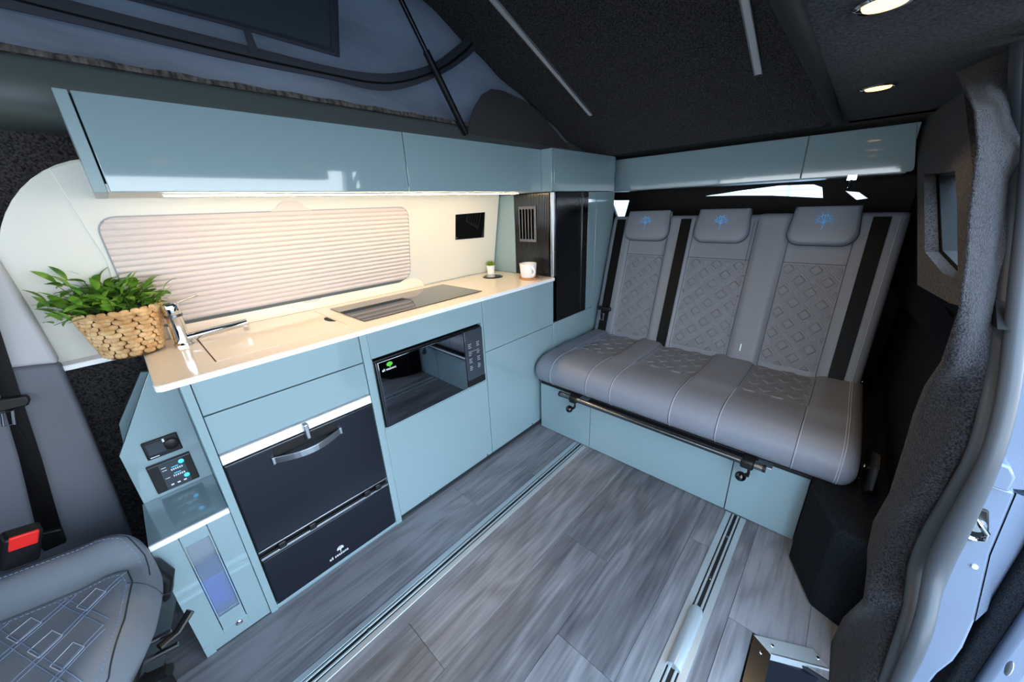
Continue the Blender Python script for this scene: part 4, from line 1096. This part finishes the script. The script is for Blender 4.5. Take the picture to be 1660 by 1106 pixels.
# table rail along the bench base
tr = thing('table_rail', 'round steel rail with two knobbed clamps along the bench front', 'rail', (1.40, .53, .29))
ra, rb = at((908, 640), 'x', 1.405), at((1241, 754), 'x', 1.405)
ra.z = rb.z = .302; 
MB().tube([ra, rb], .0135, 14).build('tube', 'alu_dark', tr, smooth=True)
for e_, d_ in ((ra, 1), (rb, -1)): MB().tube([e_+Vector((0, .004*d_, 0)), e_-Vector((0, .006*d_, 0))], .0145, 14).build('end_cap', 'black_plastic', tr, smooth=True)
box('channel', 'black_plastic', tr, (1.405, 1.45, .12, .94, .296, .3105), .003)
for yc in (.905, .125):
    MB().box(1.385, 1.445, yc-.022, yc+.022, .282, .318).build('clamp', 'black_plastic', tr, bevel=.008, seg=3)
    MB().tube([(1.40, yc-.008, .285), (1.40, yc-.01, .262), (1.385, yc-.01, .255)], .005, 8).build('clamp_arm', 'black_plastic', tr, smooth=True)
    MB().ell((1.378, yc+.01, .25), (.019, .019, .019), 18, 12).build('knob', 'black_gloss', tr, smooth=True)
    MB().tube([(1.40, yc-.012, .26), (1.388, yc+.004, .252)], .005, 8).build('knob_stem', 'black_plastic', tr, smooth=True)
    box('bracket', 'alu', tr, (1.40, 1.455, yc-.075, yc-.028, .311, .3145), .001)

# ================================================================== FRONT SEAT (swivelled to face the rear)
fs = thing('swivel_armchair', 'grey leather front seat with blue stitched quilting, turned to face rearward', 'car seat', (-.42, 1.02, 0))
FX1, FX0, FY0, FY1 = -.165, -.72, .74, 1.30
SROT = math.radians(-13)
def unrot(p): return WLOC[fs]+Matrix.Rotation(-SROT, 3, 'Z') @ (Vector(p)-WLOC[fs])
ZT = .50
def fz(x, y):
    u = (y-(FY0+FY1)/2)/((FY1-FY0)/2)
    z = ZT-.035+.055*sstep(.55, .80, abs(u))-.02*sstep(.88, 1.0, abs(u))+.012*sstep(-.32, -.22, x)
    return z
def fedge(y):
    u = (y-(FY0+FY1)/2)/((FY1-FY0)/2)
    return FX1-.075*abs(u)**3.0-(.12*abs(u)**1.6 if u < 0 else 0)
NX, NY = 70, 60; G = []
def fpt(i, j):
    t = j/NY; y = FY0+(FY1-FY0)*t; s = i/NX; fe = fedge(y)
    x = FX0+(fe-FX0)*s
    z = fz(x, y)
    d = fe-x
    if d < .07: z -= .07*(1-math.sqrt(max(0, 1-(1-d/.07)**2)))
    e_ = min(y-FY0, FY1-y)
    if e_ < .05: z -= .05*(1-math.sqrt(max(0, 1-(1-e_/.05)**2)))
    return Vector((x, y, z))
def warp(n):  # denser near ends
    return [n*(.5-.5*math.cos(PI*k/n)) if False else k for k in range(n+1)]
IS = [NX*(1-(1-k/NX)**1.7) for k in range(NX+1)]
JS = [NY*(.5-.5*math.cos(PI*k/NY)) for k in range(NY+1)]
G = [[fpt(i, j) for j in JS] for i in IS]
low = [[Vector((p.x-.03*sstep(FX1-.1, FX1, p.x), p.y, .36)) for p in row] for row in G]
fcu = MB().grid(G, low).build('cushion', 'leather_front', fs, smooth=True, ang=70)
def fsurf(x, y):
    z = fz(x, y); d = fedge(y)-x
    if d < .07: z -= .07*(1-math.sqrt(max(0, 1-(1-max(0, d)/.07)**2)))
    e_ = min(y-FY0, FY1-y)
    if e_ < .05: z -= .05*(1-math.sqrt(max(0, 1-(1-max(0, e_)/.05)**2)))
    return Vector((x, y, z+.0005))
def fline(P, r=.0012, m_='stitch_blue', dash=False, parent=None):
    pts = []
    for i in range(len(P)-1):
        a = Vector((*P[i], 0)); b_ = Vector((*P[i+1], 0)); n = max(2, int((b_-a).length/.008))
        for k in range(n): q = a.lerp(b_, k/n); pts.append((q.x, q.y))
    pts.append(P[-1])
    P3 = [fsurf(*q) for q in pts]
    mb = MB()
    if dash:
        for k in range(0, len(P3)-1, 1):
            mb.tube([P3[k], P3[k].lerp(P3[k+1], .6)], r, 5)
    else: mb.tube(P3, r, 5)
    mb.build('stitching', m_, parent or fcu, smooth=True)
YA, YB = .865, 1.175
fline([(-.72, YB), (-.26, YB), (-.22, YB-.01), (-.205, YB-.05), (-.198, 1.02), (-.205, YA+.05), (-.22, YA+.01), (-.26, YA), (-.72, YA)], .0016, 'piping')
fline([(-.72, YB-.008), (-.262, YB-.008), (-.228, YB-.018), (-.213, YB-.055), (-.206, 1.02), (-.213, YA+.055), (-.228, YA+.018), (-.262, YA+.008), (-.72, YA+.008)], .001, dash=True)
fline([(-.72, 1.262), (-.28, 1.262), (-.225, 1.245), (-.198, 1.205), (-.185, 1.15)], .0014, 'piping')
fline([(-.72, 1.252), (-.28, 1.252), (-.232, 1.236), (-.207, 1.20), (-.195, 1.15)], .001, dash=True)
fline([(-.213, YB-.052), (-.15, YB-.07)], .0014, 'piping')
# quilt cells of the centre panel: double crossing lines with small outlined lozenges
for k in range(-4, 9):
    for sgn in (1, -1):
        c0 = -.72+.10*k
        for off in (-.007, .007):
            P = []
            for j in range(25):
                y = YA+.012+(YB-YA-.024)*j/24; x = c0+off+sgn*(y-1.02)*.75
                if -.72 < x < -.215-.004: P.append((x, y))
            if len(P) > 2: fline(P, .0009, 'stitch_blue')
for k in range(7):
    for s_ in range(-1, 3):
        xc = -.27-.10*k+(.05 if s_ % 2 else 0); yc = 1.02+(s_-.5)*.067
        hx_, hy_ = .024, .03
        if yc+hy_ < YB-.015 and yc-hy_ > YA+.015 and xc+hx_ < -.22: fline([(xc+hx_, yc), (xc, yc+hy_), (xc-hx_, yc), (xc, yc-hy_), (xc+hx_, yc)], .0008, 'stitch')
# base, skirt, lever, buckle
box('seat_base', 'trim_black', fs, (-.66, -.26, .80, 1.22, .0, .24), .02)
box('seat_frame', 'black_plastic', fs, (-.70, -.20, .78, 1.26, .25, .36), .01)
MB().prism([(-.36, .37), (-.22, .445), (-.185, .425), (-.17, .37), (-.19, .31), (-.28, .28), (-.36, .29)], 'y', 1.19, 1.24).build('side_shield', 'black_plastic', fs, bevel=.012, seg=3)
MB().tube([(-.22, 1.0, .33), (-.20, .98, .325), (-.155, .965, .335)], .012, 8).build('swivel_bracket', 'black_plastic', fs, smooth=True)
l0, l1, l2 = [unrot(p) for p in (at((258, 1050), 'y', .97), at((288, 1024), 'y', .985), at((309, 990), 'y', 1.0))]
MB().tube([l0, l0.lerp(l1, .5)+Vector((0, 0, .0)), l1, l2], [.010, .009, .0095, .0105], 10, flat=.7).build('lever', 'black_plastic', fs, smooth=True)
for k, z in enumerate((.30, .345)): MB().tube([(-.45, 1.05, z), (-.16, 1.05, z+.004)], .006, 8).build('slide_rod', 'alu_dark', fs, smooth=True)
bc_ = unrot(at((18, 893), 'z', .56))
bk2 = MB().box(-.028, .028, -.018, .018, -.05, .045)
bko = bk2.build('belt_buckle', 'black_plastic', fs, bevel=.008, seg=3); bko.location = bc_-WLOC[fs]+Vector((0, 0, -.035)); bko.rotation_euler = (.35, .3, .5)
rb_ = MB().box(-.021, .021, -.0195, -.012, .008, .047).build('release_button', 'red', bko, bevel=.003)
rb_.location = (0, -.016, .06)
G = [[Vector((-.66-.10*(i/14)-.03*math.sin(PI*j/12), .78+.48*j/12, .42+.62*i/14)) for j in range(13)] for i in range(15)]
MB().grid(G, (-.10, 0, 0)).build('backrest', 'leather_front', fs, bevel=.02, smooth=True)

fs.rotation_euler = (0, 0, SROT)

# ================================================================== B-PILLAR TRIM AND FRONT BELT
bpx = lambda p, y: at(p, 'y', y)
bpl = MB().sheet([bpx(p, 1.585) for p in [(-60, 330), (0, 424), (97, 590), (55, 594), (14, 599), (-60, 612)]], (0, .05, 0)).build('trim_6', 'pillar_light', bevel=.012, seg=3, label='light grey upper door pillar trim beside the cream panel', cat='pillar trim', kind='structure')
bpd = MB().sheet([bpx(p, 1.575) for p in [(14, 599), (55, 594), (97, 590), (130, 662), (165, 745), (200, 832), (216, 872), (160, 960), (-60, 1010), (-120, 640), (-60, 612)]], (0, .05, 0)).build('trim_7', 'pillar_dark', bevel=.012, seg=3, label='dark grey lower door pillar trim behind the front seat', cat='pillar trim', kind='structure')
fb = thing('front_seat_belt', 'black front seat belt hanging down the grey door pillar', 'seat belt', bpx((80, 880), 1.55))
a0 = [bpx(p, 1.56) for p in [(-70, 440), (-35, 540), (0, 640), (30, 740), (52, 830), (62, 872)]]
a1 = [bpx(p, 1.56) for p in [(-25, 460), (8, 560), (40, 660), (68, 745), (88, 815), (102, 862)]]
MB().grid([[p, p.lerp(q, .5)+Vector((0, -.004, 0)), q] for p, q in zip(a0, a1)], (0, .002, 0)).build('webbing', 'belt', fb, smooth=True)
gp = [bpx(p, 1.54) for p in [(-14, 655), (0, 648), (44, 642), (49, 650), (46, 658), (20, 664), (-10, 672)]]
MB().sheet(gp, (0, .02, 0)).build('tongue_grip', 'black_plastic', fb, bevel=.004)
tg_ = [bpx(p, 1.535) for p in [(2, 670), (20, 666), (23, 688), (5, 691)]]
MB().tube(tg_, .003, 8, closed=True).build('tongue', 'chrome', fb, smooth=True)
an = [bpx(p, 1.545) for p in [(54, 868), (100, 858), (108, 880), (72, 896), (60, 885)]]
MB().sheet(an, (0, .02, 0)).build('anchor', 'black_plastic', fb, bevel=.004)
